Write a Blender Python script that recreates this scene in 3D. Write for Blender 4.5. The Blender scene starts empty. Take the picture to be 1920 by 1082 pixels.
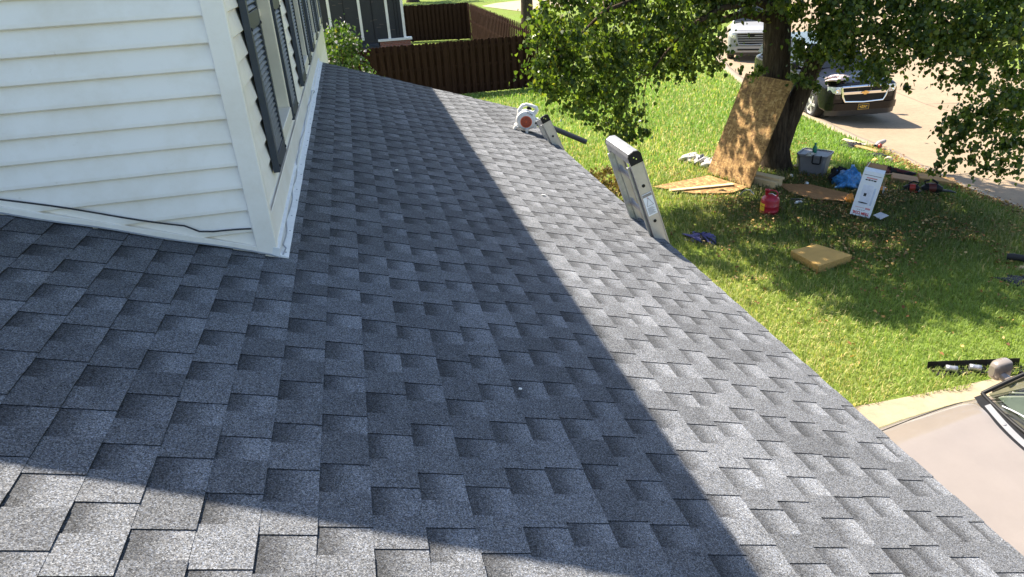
import bpy, math, random
import numpy as np
from mathutils import Matrix, Vector
R = math.radians
PI = math.pi
rng = np.random.default_rng(7)
random.seed(7)
SC = bpy.context.scene
COL = SC.collection

# ------------------------------------------------------------------ camera
cam_d = bpy.data.cameras.new('camera'); cam = bpy.data.objects.new('camera', cam_d); COL.objects.link(cam)
cam_d.sensor_width = 36; cam_d.lens = 36*1305.6/1920; cam_d.clip_start = .05; cam_d.clip_end = 1200
_r, _u, _f = Vector((.975118,-.215324,-.052735)), Vector((.141929,.423634,.894646)), Vector((.170298,.879869,-.443653))
cam.matrix_world = Matrix(((_r.x,_u.x,-_f.x,.5171),(_r.y,_u.y,-_f.y,-3.1857),(_r.z,_u.z,-_f.z,1.2475),(0,0,0,1)))
SC.camera = cam

# ------------------------------------------------------------------ light
SUN = Vector((-.40,.65,1.0)).normalized()          # towards the sun
el = math.asin(SUN.z); az = math.atan2(SUN.x, SUN.y)
w = bpy.data.worlds.new('World'); SC.world = w; w.use_nodes = True
nt = w.node_tree; bg = nt.nodes['Background']
sky = nt.nodes.new('ShaderNodeTexSky'); sky.sky_type = 'NISHITA'; sky.sun_disc = False
sky.sun_elevation = el; sky.sun_rotation = az % (2*PI); sky.air_density = 1.0; sky.dust_density = 1.2
nt.links.new(sky.outputs[0], bg.inputs[0]); bg.inputs[1].default_value = .098
sd = bpy.data.lights.new('sun','SUN'); so = bpy.data.objects.new('sun', sd); COL.objects.link(so)
sd.energy = 5.0; sd.angle = R(.55); sd.color = (1,.905,.77)
so.rotation_euler = SUN.to_track_quat('Z','Y').to_euler(); so.location = (-8,13,20)
SC.view_settings.view_transform = 'Standard'; SC.view_settings.look = 'None'
SC.view_settings.exposure = 1.65; SC.view_settings.gamma = 1
SC.cycles.max_bounces = 6; SC.cycles.transparent_max_bounces = 8
SC.cycles.use_denoising = True

G = -3.15                                            # ground level
PITCH = .31775
def gz(x, y):
    """the lawn falls gently from the tree to the street"""
    x=np.asarray(x,float); y=np.asarray(y,float)
    v=.165*.5*np.logaddexp(0,(x-9.1)/.5); t=np.clip((y-32)/14,0,1); v=v*(1-t*t*(3-2*t))
    return G-.86*np.tanh(v/.86)
def gf(x, y): return float(gz(x,y))

# ------------------------------------------------------------------ helpers
class MB:
    def __init__(s): s.v=[]; s.f=[]; s.m=[]; s.sm=[]
    def add(s, vs, fs, mi=0, M=None, smooth=False):
        n=len(s.v)
        for p in vs:
            p=Vector(p)
            s.v.append(tuple(M@p) if M is not None else tuple(p))
        for f in fs:
            s.f.append([i+n for i in f]); s.m.append(mi); s.sm.append(smooth)
        return s
    def box(s, a, b, mi=0, M=None):
        x0,y0,z0=a; x1,y1,z1=b
        return s.add([(x0,y0,z0),(x1,y0,z0),(x1,y1,z0),(x0,y1,z0),(x0,y0,z1),(x1,y0,z1),(x1,y1,z1),(x0,y1,z1)],
              [(0,3,2,1),(4,5,6,7),(0,1,5,4),(1,2,6,5),(2,3,7,6),(3,0,4,7)],mi,M)
    def loft(s, rings, mi=0, M=None, smooth=True, caps=True, closed=True):
        n=len(rings[0]); vs=[p for r in rings for p in r]; fs=[]
        for k in range(len(rings)-1):
            for i in range(n if closed else n-1):
                j=(i+1)%n; fs.append((k*n+i,k*n+j,(k+1)*n+j,(k+1)*n+i))
        s.add(vs,fs,mi,M,smooth)
        if caps:
            s.add(rings[0],[tuple(range(n))[::-1]],mi,M,False); s.add(rings[-1],[tuple(range(n))],mi,M,False)
        return s
    def tube(s, path, rad, n=8, mi=0, M=None, smooth=True, caps=True):
        P=[Vector(p) for p in path]; rs=rad if hasattr(rad,'__len__') else [rad]*len(P)
        rings=[]; ref=None
        for i,p in enumerate(P):
            d=(P[min(i+1,len(P)-1)]-P[max(i-1,0)]).normalized()
            if ref is None:
                ref=Vector((0,0,1)) if abs(d.z)<.9 else Vector((1,0,0))
            a=d.cross(ref).normalized(); b=d.cross(a).normalized(); ref=-b if False else a.cross(d)
            rings.append([p+(a*math.cos(t)+b*math.sin(t))*rs[i] for t in [2*PI*k/n for k in range(n)]])
        return s.loft(rings,mi,M,smooth,caps)
    def lathe(s, prof, n=24, mi=0, M=None, smooth=True, caps=True):
        rings=[[(r*math.cos(2*PI*k/n),r*math.sin(2*PI*k/n),z) for k in range(n)] for r,z in prof]
        return s.loft(rings,mi,M,smooth,caps)
    def prism(s, poly, h, mi=0, M=None):
        n=len(poly); vs=[(x,y,0) for x,y in poly]+[(x,y,h) for x,y in poly]
        return s.add(vs,[tuple(range(n))[::-1],tuple(range(n,2*n))]+[(i,(i+1)%n,n+(i+1)%n,n+i) for i in range(n)],mi,M)
    def build(s, name, mats, parent=None, bevel=0, seg=2, M=None):
        me=bpy.data.meshes.new(name); me.from_pydata(s.v,[],s.f)
        if not isinstance(mats,(list,tuple)): mats=[mats]
        for m in mats: me.materials.append(m)
        me.polygons.foreach_set('material_index',s.m); me.polygons.foreach_set('use_smooth',s.sm)
        me.update(); return link(name,me,parent,bevel,seg,M)
def link(name, me, parent=None, bevel=0, seg=2, M=None):
    o=bpy.data.objects.new(name,me); COL.objects.link(o)
    if parent is not None: o.parent=parent
    if M is not None: o.matrix_local=M
    if bevel:
        b=o.modifiers.new('bevel','BEVEL'); b.width=bevel; b.segments=seg; b.limit_method='ANGLE'; b.angle_limit=R(40)
    return o
def tag(o, label=None, cat=None, group=None, kind=None):
    if label: o['label']=label
    if cat: o['category']=cat
    if group: o['group']=group
    if kind: o['kind']=kind
    return o
def thing(name, label, cat, loc=(0,0,0), rotz=0, group=None):
    o=bpy.data.objects.new(name,None); COL.objects.link(o); o.location=loc; o.rotation_euler=(0,0,rotz)
    o.empty_display_size=.2
    return tag(o,label,cat,group)
def np_mesh(name, verts, quads=None, tris=None, col=None, mats=None, parent=None, smooth=False):
    """verts Nx3, quads Qx4, tris Tx3 -> mesh object; col: Nx4 point attribute 'tint'"""
    me=bpy.data.meshes.new(name)
    q=0 if quads is None else len(quads); t=0 if tris is None else len(tris)
    me.vertices.add(len(verts)); me.vertices.foreach_set('co',np.asarray(verts,np.float32).ravel())
    idx=np.concatenate(([quads.ravel()] if q else [])+([tris.ravel()] if t else [])).astype(np.int32)
    me.loops.add(len(idx)); me.loops.foreach_set('vertex_index',idx)
    me.polygons.add(q+t)
    st=np.concatenate((np.arange(q)*4, q*4+np.arange(t)*3)).astype(np.int32)
    me.polygons.foreach_set('loop_start',st)
    if smooth: me.polygons.foreach_set('use_smooth',np.ones(q+t,bool))
    me.update(calc_edges=True)
    if col is not None:
        a=me.attributes.new('tint','FLOAT_COLOR','POINT'); a.data.foreach_set('color',np.asarray(col,np.float32).ravel())
    for m in (mats or []): me.materials.append(m)
    return link(name,me,parent)
def frame(o, x, y):
    x=Vector(x).normalized(); y=Vector(y); z=x.cross(y).normalized(); y=z.cross(x)
    return Matrix(((x.x,y.x,z.x,o[0]),(x.y,y.y,z.y,o[1]),(x.z,y.z,z.z,o[2]),(0,0,0,1)))
def text(name, s, size, mat, parent, M, extrude=.0008, width=None, bold=0):
    cu=bpy.data.curves.new(name,'FONT'); cu.body=s; cu.size=size; cu.extrude=extrude; cu.align_x='CENTER'; cu.align_y='CENTER'; cu.offset=bold
    cu.resolution_u=3
    o=bpy.data.objects.new(name,cu); COL.objects.link(o)
    dg=bpy.context.evaluated_depsgraph_get(); me=bpy.data.meshes.new_from_object(o.evaluated_get(dg)); me.name=name
    bpy.data.objects.remove(o); bpy.data.curves.remove(cu)
    if width:
        xs=[v.co.x for v in me.vertices]; k=width/(max(xs)-min(xs))
        for v in me.vertices: v.co.x*=k
    me.materials.clear(); me.materials.append(mat)
    return link(name,me,parent,M=M)
def cut(obj, cutters):
    for c in cutters:
        b=obj.modifiers.new('cut','BOOLEAN'); b.operation='DIFFERENCE'; b.solver='EXACT'; b.object=c
    dg=bpy.context.evaluated_depsgraph_get(); me=bpy.data.meshes.new_from_object(obj.evaluated_get(dg))
    obj.modifiers.clear(); obj.data=me
    for c in cutters: bpy.data.objects.remove(c)

# ------------------------------------------------------------------ materials
class NT:
    def __init__(s, name):
        s.m=bpy.data.materials.new(name); s.m.use_nodes=True; s.t=s.m.node_tree; s.b=s.t.nodes['Principled BSDF']
        s.co=s.n('TexCoord').outputs['Object']
    def n(s, k, **kw):
        x=s.t.nodes.new('ShaderNode'+k)
        for a,v in kw.items(): setattr(x,a,v)
        return x
    def l(s, a, b): s.t.links.new(a,b)
    def noise(s, scale, detail=4, rough=.6, vec=None, dist=0):
        x=s.n('TexNoise'); x.inputs['Scale'].default_value=scale; x.inputs['Detail'].default_value=detail
        x.inputs['Roughness'].default_value=rough; x.inputs['Distortion'].default_value=dist; s.l(vec or s.co,x.inputs['Vector']); return x
    def vor(s, scale, vec=None, rnd=1):
        x=s.n('TexVoronoi'); x.inputs['Scale'].default_value=scale; x.inputs['Randomness'].default_value=rnd; s.l(vec or s.co,x.inputs['Vector']); return x
    def mapping(s, scale=(1,1,1), rot=(0,0,0)):
        x=s.n('Mapping'); x.inputs['Scale'].default_value=scale; x.inputs['Rotation'].default_value=rot; s.l(s.co,x.inputs['Vector']); return x.outputs[0]
    def ramp(s, fac, stops):
        x=s.n('ValToRGB'); e=x.color_ramp.elements
        while len(e)<len(stops): e.new(.5)
        for i,(p,c) in enumerate(stops):
            e[i].position=p; e[i].color=tuple(c)+(1,) if hasattr(c,'__len__') else (c,c,c,1)
        s.l(fac,x.inputs[0]); return x.outputs[0]
    def mix(s, fac, a, b, mode='MIX'):
        x=s.n('Mix',data_type='RGBA',blend_type=mode)
        for sock,v in ((x.inputs[0],fac),(x.inputs[6],a),(x.inputs[7],b)):
            if hasattr(v,'is_linked'): s.l(v,sock)
            elif hasattr(v,'__len__'): sock.default_value=tuple(v)[:3]+(1,)
            else: sock.default_value=v if sock.type=='VALUE' else (v,v,v,1)
        return x.outputs[2]
    def bump(s, h, strength=.3, dist=.01):
        x=s.n('Bump'); x.inputs['Strength'].default_value=strength; x.inputs['Distance'].default_value=dist; s.l(h,x.inputs['Height']); s.l(x.outputs[0],s.b.inputs['Normal'])
    def base(s, c):
        if hasattr(c,'is_linked'): s.l(c,s.b.inputs['Base Color'])
        else: s.b.inputs['Base Color'].default_value=tuple(c)+(1,)
    def set(s, **kw):
        for k,v in kw.items(): s.b.inputs[k.replace('_',' ')].default_value=v
        return s
def mat(name, c, rough=.6, metal=0, var=.18, scale=7, bump=0, bscale=80, coat=0, spec=.5):
    n=NT(name); n.set(Roughness=rough,Metallic=metal,Coat_Weight=coat); n.b.inputs['Specular IOR Level'].default_value=spec
    x=n.noise(scale,5,.65); f=n.ramp(x.outputs[0],[(.28,1-var),(.72,1+var)])
    f2=n.mix(1,c,f,'MULTIPLY'); n.base(f2)
    if bump: n.bump(n.noise(bscale,4).outputs[0],bump,.004)
    return n.m

def shingle_mat():
    n=NT('asphalt_shingle'); n.set(Roughness=.92); n.b.inputs['Specular IOR Level'].default_value=.25
    a=n.n('Attribute',attribute_name='tint'); tone=a.outputs['Color']
    v=n.vor(340); bw=n.n('SeparateColor'); n.l(v.outputs['Color'],bw.inputs[0])
    g=n.ramp(bw.outputs[0],[(.0,.25),(.4,.78),(.75,1.15),(1,1.85)])
    fine=n.noise(420,3,.8); g2=n.ramp(fine.outputs[0],[(.3,.55),(.7,1.45)])
    big=n.noise(1.3,4,.6); g3=n.ramp(big.outputs[0],[(.3,.9),(.7,1.1)])
    c=n.mix(1,tone,g,'MULTIPLY'); c=n.mix(1,c,g2,'MULTIPLY'); c=n.mix(1,c,g3,'MULTIPLY')
    hue=n.ramp(bw.outputs[1],[(0,(1.0,.97,.93)),(.6,(.98,1,1.02)),(1,(.9,.97,1.12))])
    c=n.mix(1,c,hue,'MULTIPLY'); n.base(c)
    n.bump(v.outputs['Distance'],.5,.003); return n.m
def siding_mat(name, c):
    n=NT(name); n.set(Roughness=.42); n.b.inputs['Specular IOR Level'].default_value=.4
    st=n.noise(40,5,.6,n.mapping((.06,.06,1))); d=n.noise(2.2,6,.7)
    dirt=n.ramp(d.outputs[0],[(.25,(.86,.83,.77)),(.55,(1,1,1))]); c1=n.mix(1,c,dirt,'MULTIPLY')
    sp=n.noise(14,8,.75); spk=n.ramp(sp.outputs[0],[(.26,(.72,.68,.6)),(.36,(1,1,1))]); c1=n.mix(.6,c1,n.mix(1,c1,spk,'MULTIPLY'))
    n.base(c1); n.bump(st.outputs[0],.12,.003); return n.m
def osb_mat():
    n=NT('strand_board'); n.set(Roughness=.8)
    m1=n.mapping((1,.32,1),(0,0,.5)); v=n.vor(34,m1); s=n.n('SeparateColor'); n.l(v.outputs['Color'],s.inputs[0])
    m2=n.mapping((.32,1,1),(0,0,-.3)); v2=n.vor(40,m2); s2=n.n('SeparateColor'); n.l(v2.outputs['Color'],s2.inputs[0])
    k=n.mix(.5,s.outputs[0],s2.outputs[1]); c=n.ramp(k,[(.1,(.12,.058,.014)),(.45,(.235,.13,.036)),(.65,(.31,.18,.055)),(.95,(.44,.29,.12))])
    d=n.noise(3,4); c=n.mix(1,c,n.ramp(d.outputs[0],[(.3,.8),(.7,1.12)]),'MULTIPLY'); n.base(c); n.bump(k,.2,.003); return n.m
def lawn_mat():
    n=NT('lawn_soil'); n.set(Roughness=1); n.b.inputs['Specular IOR Level'].default_value=.1
    a=n.noise(.6,5,.6); b=n.noise(28,6,.75); f=n.noise(160,3,.8)
    c=n.ramp(b.outputs[0],[(.3,(.055,.085,.016)),(.5,(.13,.20,.032)),(.7,(.22,.26,.065))])
    c=n.mix(n.ramp(a.outputs[0],[(.35,0),(.7,.6)]),c,(.13,.13,.035)); c=n.mix(1,c,n.ramp(f.outputs[0],[(.3,.55),(.7,1.4)]),'MULTIPLY')
    n.base(c); n.bump(b.outputs[0],.6,.04); return n.m
def concrete_mat(name, c, crack=True):
    n=NT(name); n.set(Roughness=.9); n.b.inputs['Specular IOR Level'].default_value=.3
    a=n.noise(.7,5,.65); b=n.noise(9,6,.7); f=n.noise(150,3,.8)
    x=n.mix(1,c,n.ramp(a.outputs[0],[(.3,.86),(.7,1.08)]),'MULTIPLY'); x=n.mix(1,x,n.ramp(b.outputs[0],[(.28,.82),(.6,1.04)]),'MULTIPLY')
    x=n.mix(1,x,n.ramp(f.outputs[0],[(.25,.8),(.75,1.15)]),'MULTIPLY'); n.base(x); n.bump(f.outputs[0],.25,.004); return n.m
def leaf_mat(name, trans=.35, rough=.42, tint=(1.5,1.7,.5)):
    n=NT(name); n.set(Roughness=rough); n.b.inputs['Specular IOR Level'].default_value=.35
    a=n.n('Attribute',attribute_name='tint'); n.l(a.outputs['Color'],n.b.inputs['Base Color'])
    tr=n.n('BsdfTranslucent'); n.l(n.mix(1,a.outputs['Color'],tint,'MULTIPLY'),tr.inputs[0])
    mx=n.n('MixShader'); mx.inputs[0].default_value=trans; n.l(n.b.outputs[0],mx.inputs[1]); n.l(tr.outputs[0],mx.inputs[2])
    n.l(mx.outputs[0],n.t.nodes['Material Output'].inputs[0]); return n.m
def bark_mat():
    n=NT('bark'); n.set(Roughness=.95); n.b.inputs['Specular IOR Level'].default_value=.1
    x=n.noise(16,6,.7,n.mapping((1.6,1.6,.22))); c=n.ramp(x.outputs[0],[(.3,(.022,.016,.011)),(.55,(.075,.055,.038)),(.75,(.14,.11,.08))])
    n.base(c); n.bump(x.outputs[0],1,.03); return n.m
def wood_mat(name, c, dark=.6, scale=(1,1,1), rough=.85):
    n=NT(name); n.set(Roughness=rough); n.b.inputs['Specular IOR Level'].default_value=.03; x=n.noise(9,6,.65,n.mapping(scale),.6)
    n.base(n.mix(1,c,n.ramp(x.outputs[0],[(.3,dark),(.7,1.15)]),'MULTIPLY')); n.bump(x.outputs[0],.2,.004); return n.m
def glass_mat(name, tint=(.36,.42,.39), refl=1.0):
    n=NT(name); fr=n.n('Fresnel'); fr.inputs[0].default_value=1.5
    t=n.n('BsdfTransparent'); t.inputs[0].default_value=tint+(1,); g=n.n('BsdfGlossy'); g.inputs['Roughness'].default_value=.015
    mx=n.n('MixShader'); mul=n.n('Math',operation='MULTIPLY'); mul.inputs[1].default_value=refl; n.l(fr.outputs[0],mul.inputs[0]); n.l(mul.outputs[0],mx.inputs[0])
    n.l(t.outputs[0],mx.inputs[1]); n.l(g.outputs[0],mx.inputs[2]); n.l(mx.outputs[0],n.t.nodes['Material Output'].inputs[0]); return n.m
def paint_mat(name, c, metal=.0, rough=.35, var=.04, coat=.6):
    n=NT(name); n.set(Roughness=rough,Metallic=metal,Coat_Weight=coat,Coat_Roughness=.04); n.b.inputs['Specular IOR Level'].default_value=.22
    d=n.noise(3.5,6,.7); n.base(n.mix(1,c,n.ramp(d.outputs[0],[(.3,1-var),(.7,1+var)]),'MULTIPLY'))
    return n.m
def brick_mat():
    n=NT('red_brick'); n.set(Roughness=.9); b=n.n('TexBrick'); b.inputs['Scale'].default_value=4.6; b.inputs['Color1'].default_value=(.33,.10,.055,1); b.inputs['Color2'].default_value=(.22,.07,.045,1)
    b.inputs['Mortar'].default_value=(.34,.3,.26,1); b.inputs['Mortar Size'].default_value=.018
    m=n.n('Mapping'); m.inputs['Rotation'].default_value=(PI/2,0,0); n.l(n.co,m.inputs[0]); n.l(m.outputs[0],b.inputs['Vector']); n.base(b.outputs[0]); return n.m

MT=dict(
 shingle=shingle_mat(), siding=siding_mat('vinyl_siding',(.90,.845,.755)), trim=siding_mat('white_trim',(.90,.845,.755)),
 cream=mat('cream_trim',(.74,.68,.56),.45,var=.06), flash=mat('white_flashing',(.74,.735,.715),.65,var=.1,scale=18),
 shutter=mat('slate_blue_plastic',(.030,.040,.058),.5,var=.15,bump=.1,bscale=120), screen=mat('dark_screen',(.02,.021,.024),.6,var=.1),
 black=mat('black_plastic',(.012,.012,.013),.5,spec=.2), rubber=mat('black_rubber',(.018,.018,.018),.8), grey=mat('grey_plastic',(.20,.20,.21),.5,var=.08),
 cable_black=mat('black_cable',(.018,.018,.02),.5), cable_grey=mat('grey_cable',(.30,.31,.33),.5),
 osb=osb_mat(), lawn=lawn_mat(), road=concrete_mat('street_concrete',(.272,.205,.135)), drive=concrete_mat('driveway_concrete',(.322,.262,.175)), kerb=concrete_mat('kerb_concrete',(.30,.24,.175)),
 joint=mat('joint_tar',(.10,.08,.06),.9), bark=bark_mat(), leaf=leaf_mat('tree_leaf',.40,.36), grass=leaf_mat('grass_blade',.35,.55,(1.25,1.35,.6)), litter=leaf_mat('dry_leaf',.2,.8,(1.2,1,.6)),
 fence=wood_mat('brown_fence',(.042,.022,.0155),.6,(3,3,.3)), cedar=wood_mat('pale_pine',(.62,.47,.27),.78,(1,8,8)), plank=wood_mat('tan_plank',(.42,.26,.12),.7,(1,7,7)),
 alu=mat('aluminium',(.47,.44,.43),.4,.45,var=.12,scale=12), alud=mat('dull_aluminium',(.40,.41,.43),.42,.8,var=.2,scale=25), chrome=mat('chrome',(.82,.82,.82),.08,1,var=.02),
 white=mat('white_plastic',(.70,.69,.66),.4,var=.05), orange=mat('orange_plastic',(.62,.10,.025),.5,var=.15,scale=60), dgrey=mat('dark_grey_plastic',(.032,.033,.036),.42),
 red=mat('red_enamel',(.36,.012,.03),.35,var=.12), yellow=mat('yellow_label',(.80,.52,.03),.5), card=mat('brown_cardboard',(.34,.20,.10),.85,var=.1), cardw=mat('white_cardboard',(.80,.81,.83),.55,var=.05),
 redink=mat('red_ink',(.55,.03,.04),.6), pinkink=mat('pale_red_ink',(.66,.28,.28),.6), blackink=mat('black_ink',(.02,.02,.025),.6), blueink=mat('pale_blue_ink',(.56,.62,.74),.6),
 foam=mat('tan_foam',(.50,.305,.085),.95,var=.12,scale=5,bump=.3,bscale=40), foamin=mat('tan_foam_side',(.44,.27,.08),.98,var=.3,scale=45,bump=.6,bscale=50),
 cloth=mat('off_white_cloth',(.55,.52,.46),.9,var=.12), pinkcloth=mat('pale_pink_cloth',(.58,.47,.46),.9,var=.15), purple=mat('purple_cloth',(.09,.08,.20),.85,var=.3,scale=25), blackcloth=mat('black_cloth',(.014,.014,.018),.9,var=.3),
 bluebag=mat('blue_plastic_bag',(.06,.24,.55),.3,var=.6,scale=22), green=mat('green_plastic',(.02,.22,.12),.4), orangebag=mat('orange_wrapper',(.75,.28,.04),.4,var=.3,scale=30),
 brick=brick_mat(), darkbrick=mat('dark_brick',(.05,.035,.032),.9,var=.5,scale=9), teal=mat('teal_plastic',(.02,.35,.36),.4),
 tan_paint=paint_mat('beige_car_paint',(.252,.216,.186),.25,.24,.05,1.0), black_paint=paint_mat('black_car_paint',(.006,.006,.008),0,.2,.04,.12), silver_paint=paint_mat('silver_car_paint',(.30,.305,.31),.1,.35),
 glass=glass_mat('windshield_glass'), dglass=mat('dark_glass',(.012,.014,.017),.03,0,var=.02), lens=mat('headlight_lens',(.72,.73,.74),.12,.2,var=.5,scale=30), gold=mat('gold_emblem',(.75,.50,.20),.25,.9),
 tyre=mat('tyre_rubber',(.022,.022,.023),.85), rim=mat('alloy_rim',(.50,.49,.47),.35,.3), dash=mat('dash_beige',(.40,.40,.33),.7), seat=mat('tan_seat',(.30,.27,.21),.85), plate=mat('plate_black',(.02,.02,.018),.4), plateink=mat('plate_yellow',(.72,.42,.03),.5),
 roofw=mat('soffit_white',(.7,.69,.66),.6), redtool=mat('red_tool_plastic',(.42,.035,.02),.45,var=.2), bush=leaf_mat('bush_leaf',.3,.5), petal=mat('pale_petal',(.72,.62,.66),.8), wdark=mat('weathered_grey',(.28,.25,.22),.8,var=.25), sheet=mat('grey_sheet',(.42,.42,.42),.5,var=.15),
)
M_=MT

# ------------------------------------------------------------------ roof frame: u down the slope, v along Y, h normal
cp, sp = math.cos(PITCH), math.sin(PITCH)
def rf(u, v, h=0.0): return (u*cp+h*sp, v, -u*sp+h*cp)
U_EAVE = 2.775; V_FAR = 6.65; V_NEAR = -5.2; U_TOP = -4.3

# ------------------------------------------------------------------ setting: ground, street, driveway
def sheet(name, poly, z, m, label=None):
    mb=MB(); mb.add([(x,y,z) for x,y in poly],[tuple(range(len(poly)))]); o=mb.build(name,m); tag(o,kind='structure'); return o
def drape(name, rows, m):
    """rows of (x,y,dz) points laid on the terrain"""
    mb=MB(); n=len(rows[0]); vs=[(x,y,gf(x,y)+d) for r_ in rows for x,y,d in r_]
    mb.add(vs,[(i*n+j,i*n+j+1,(i+1)*n+j+1,(i+1)*n+j) for i in range(len(rows)-1) for j in range(n-1)],0,None,True)
    o=mb.build(name,m); 
    if o.data.polygons[0].normal.z<0: o.data.flip_normals()
    tag(o,kind='structure'); return o
gxs=[-400,-100,-30,-8,0,4,7]+[8+.35*k for k in range(32)]+[20,24,30,45,80,160,400]; gys=[-400,-100,-30]+[-12+3*k for k in range(24)]+[80,120,200,400]
drape('ground',[[(x,y,0) for x in gxs] for y in gys],M_['lawn'])
KERB=[(11.9,-14),(11.85,-4),(11.82,3),(11.80,6.3),(11.74,7.14),(11.81,8.16),(11.90,8.82),(12.06,9.67),(12.25,10.4),(12.36,10.95),(12.42,11.7),(12.48,12.39),(12.68,13.54),(12.95,14.8),(13.1,15.7),(13.3,16.9),(13.81,19.69),(14.55,22.02),(15.44,24.71),(17.0,28.61),(20,34),(24,39.5),(30,46),(37,53)]
def kb_rows(offs):
    rows=[]
    for i,(x,y) in enumerate(KERB):
        a=Vector(KERB[min(i+1,len(KERB)-1)])-Vector(KERB[max(i-1,0)]); a.normalize(); rows.append([(x+a.y*d,y-a.x*d,h) for d,h in offs])
    return rows
drape('street',[[(x+d*(1+max(0,y-20)*.012),y-max(0,y-20)*.015*d,.010) for d in (0,.5,1,1.5,2,3,4,5.5,7,9,11)] for x,y in KERB],M_['road'])
drape('kerb',kb_rows([(-.03,-.04),(-.02,.035),(.06,.04),(.16,.024),(.34,.016),(.35,-.03)]),M_['kerb'])
dxs=[2.3,4,5.4,6.6,7.6,8.6]+[9+.3*k for k in range(10)]+[11.84]
drape('driveway',[[(x,-5+(1.78+.035*math.sin(x*2.3)+5)*t,.005) for x in dxs] for t in (0,.25,.5,.75,1)],M_['drive'])
drape('far_road',[[(x,y0+(y1-y0)*t,.02) for x,y0,y1 in ((10.9,55.6,56.1),(12.4,48.8,58),(16.5,50.2,60),(27,52,62),(40,54,64))] for t in (0,.5,1)],M_['drive'])
for a,b in [((18.26,18.1),(17.65,15.63)),((17.65,15.63),(22,14.6)),((12.15,8.72),(19.5,10.1)),((18.26,18.1),(19,24)),((12.2,2.0),(20,2.2)),((17.65,15.63),(17.2,9.7))]:
    a=Vector(a); b=Vector(b); d=(b-a).normalized(); p=Vector((-d.y,d.x))*.014
    drape('street_joint',[[(*(a.lerp(b,t)-p),.015),(*(a.lerp(b,t)+p),.015)] for t in [k/12 for k in range(13)]],M_['joint'])

# ------------------------------------------------------------------ the house
house=thing('house','two storey house with white lap siding, slate blue shutters and grey shingle porch roof','house')
def zroof(x): return -x*sp/cp
EXP=.1025; Z0=.2335
def lap_wall(name, axis, a0, a1, ztop, sign, floor_fn, parent):
    """clapboards along an axis; each board's lower edge stands proud"""
    mb=MB(); k0=int((-3.1-Z0)//EXP); k1=int((ztop-Z0)//EXP)+1
    for k in range(k0,k1):
        z=Z0+k*EXP; zt=min(z+EXP,ztop)
        o1,o2=.024,.003
        mid=z+EXP*.16
        pr=[(.0,z+.006),(o1-.004,z-.0015),(o1,z+.003),(o1-.001,mid),(o2,zt-.001),(0,zt-.001)]
        def P(a,d,zz): return (a,-d,zz) if axis=='x' else (d,a,zz)
        r0=[P(a0,d,zz) for d,zz in pr]; r1=[P(a1,d,zz) for d,zz in pr]
        mb.loft([r0,r1],smooth=False)
    mb.build(name,M_['siding'],parent)
lap_wall('front_wall','x',-6,-.04,2.13,1,None,house)
# side wall boards stop at the window openings
WIN=[(.93,1.65),(3.53,4.25),(5.83,6.53),(8.17,8.87)]; WZ0,WZ1=.33,1.62
def side_wall():
    mb=MB()
    for k in range(-34,20):
        z=Z0+k*EXP; zt=min(z+EXP,2.13)
        if zt<=z: continue
        pr=[(.0,z),(.018,z-.0015),(.022,z+.003),(.020,z+EXP*.16),(.003,zt-.001),(0,zt-.001)]
        spans=[(.02,9.74)]
        if zt>WZ0-.03 and z<WZ1:
            spans=[]; a=.02
            for y0,y1 in WIN: spans.append((a,y0-.02)); a=y1+.02
            spans.append((a,9.74))
        for a,b in spans: mb.loft([[(d,a,zz) for d,zz in pr],[(d,b,zz) for d,zz in pr]],smooth=False)
    return mb.build('side_wall',M_['siding'],house)
side_wall()
core=MB()
ys=[.001]+[y for w_ in WIN for y in w_]+[9.78]
for i in range(0,len(ys),2): core.box((-5.9,ys[i],-3.1),(-.003,ys[i+1],2.12))
for y0,y1 in WIN: core.box((-5.9,y0,-3.1),(-.003,y1,WZ0)); core.box((-5.9,y0,WZ1),(-.003,y1,2.12)); core.box((-5.9,y0,WZ0),(-.12,y1,WZ1))
core.build('wall_core',M_['roofw'],house)
cb=MB(); cb.box((-.058,-.032,-1.0),(.032,-.001,2.12)); cb.box((.001,-.030,-1.0),(.0305,.03,2.12),M=Matrix.Translation((.001,0.001,0))); cb.build('corner_board',M_['trim'],house,.004)
cb=MB(); cb.box((-.02,9.72,-3.1),(.026,9.815,2.12)); cb.build('corner_board',M_['trim'],house,.004)
# bottom trim on the front wall, lying along the roof slope
tm=MB(); tm.add([rf(-6.2,-.031,.012),rf(-.02,-.031,.012),rf(-.02,-.031,.040),rf(-6.2,-.031,.040),rf(-6.2,-.002,.012),rf(-.02,-.002,.012),rf(-.02,-.002,.040),rf(-6.2,-.002,.040)],
  [(0,1,2,3),(5,4,7,6),(3,2,6,7),(0,4,5,1),(1,5,6,2),(4,0,3,7)]); tm.build('wall_trim',M_['trim'],house,.003)
# L flashing along the side wall
fl=MB(); N=46; r0=[]; 
rr=random.Random(5)
rings=[]
for i in range(N+1):
    y=-.035+(6.60+.035)*i/N; j=lambda a: rr.uniform(-a,a)
    wv=.074+j(.002); 
    rings.append([rf(.0,y,.05),rf(.029+j(.0006),y,.049+j(.001)),rf(.031+j(.0008),y,.03),rf(.036+j(.0008),y,.0165+j(.0006)),rf(wv,y,.0135+j(.001)),rf(wv,y,.006),rf(.0,y,.006)])
fl.loft(rings,smooth=False); fo=fl.build('flashing',M_['flash'],house)
for i in range(26):
    y=.05+i*.25+rr.uniform(-.05,.05); nm=MB(); nm.lathe([(.005,-.002),(.005,.003),(.003,.004)],8,M=Matrix.Translation(rf(.06+rr.uniform(-.01,.006),y,.0135))); nm.build('nail_head',M_['alud'],fo)
# skirt board above the flashing
sk=MB(); sk.box((.0235,.032,-.05),(.027,9.70,.185)); sk.build('skirt_board',M_['trim'],house,.002)
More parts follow.
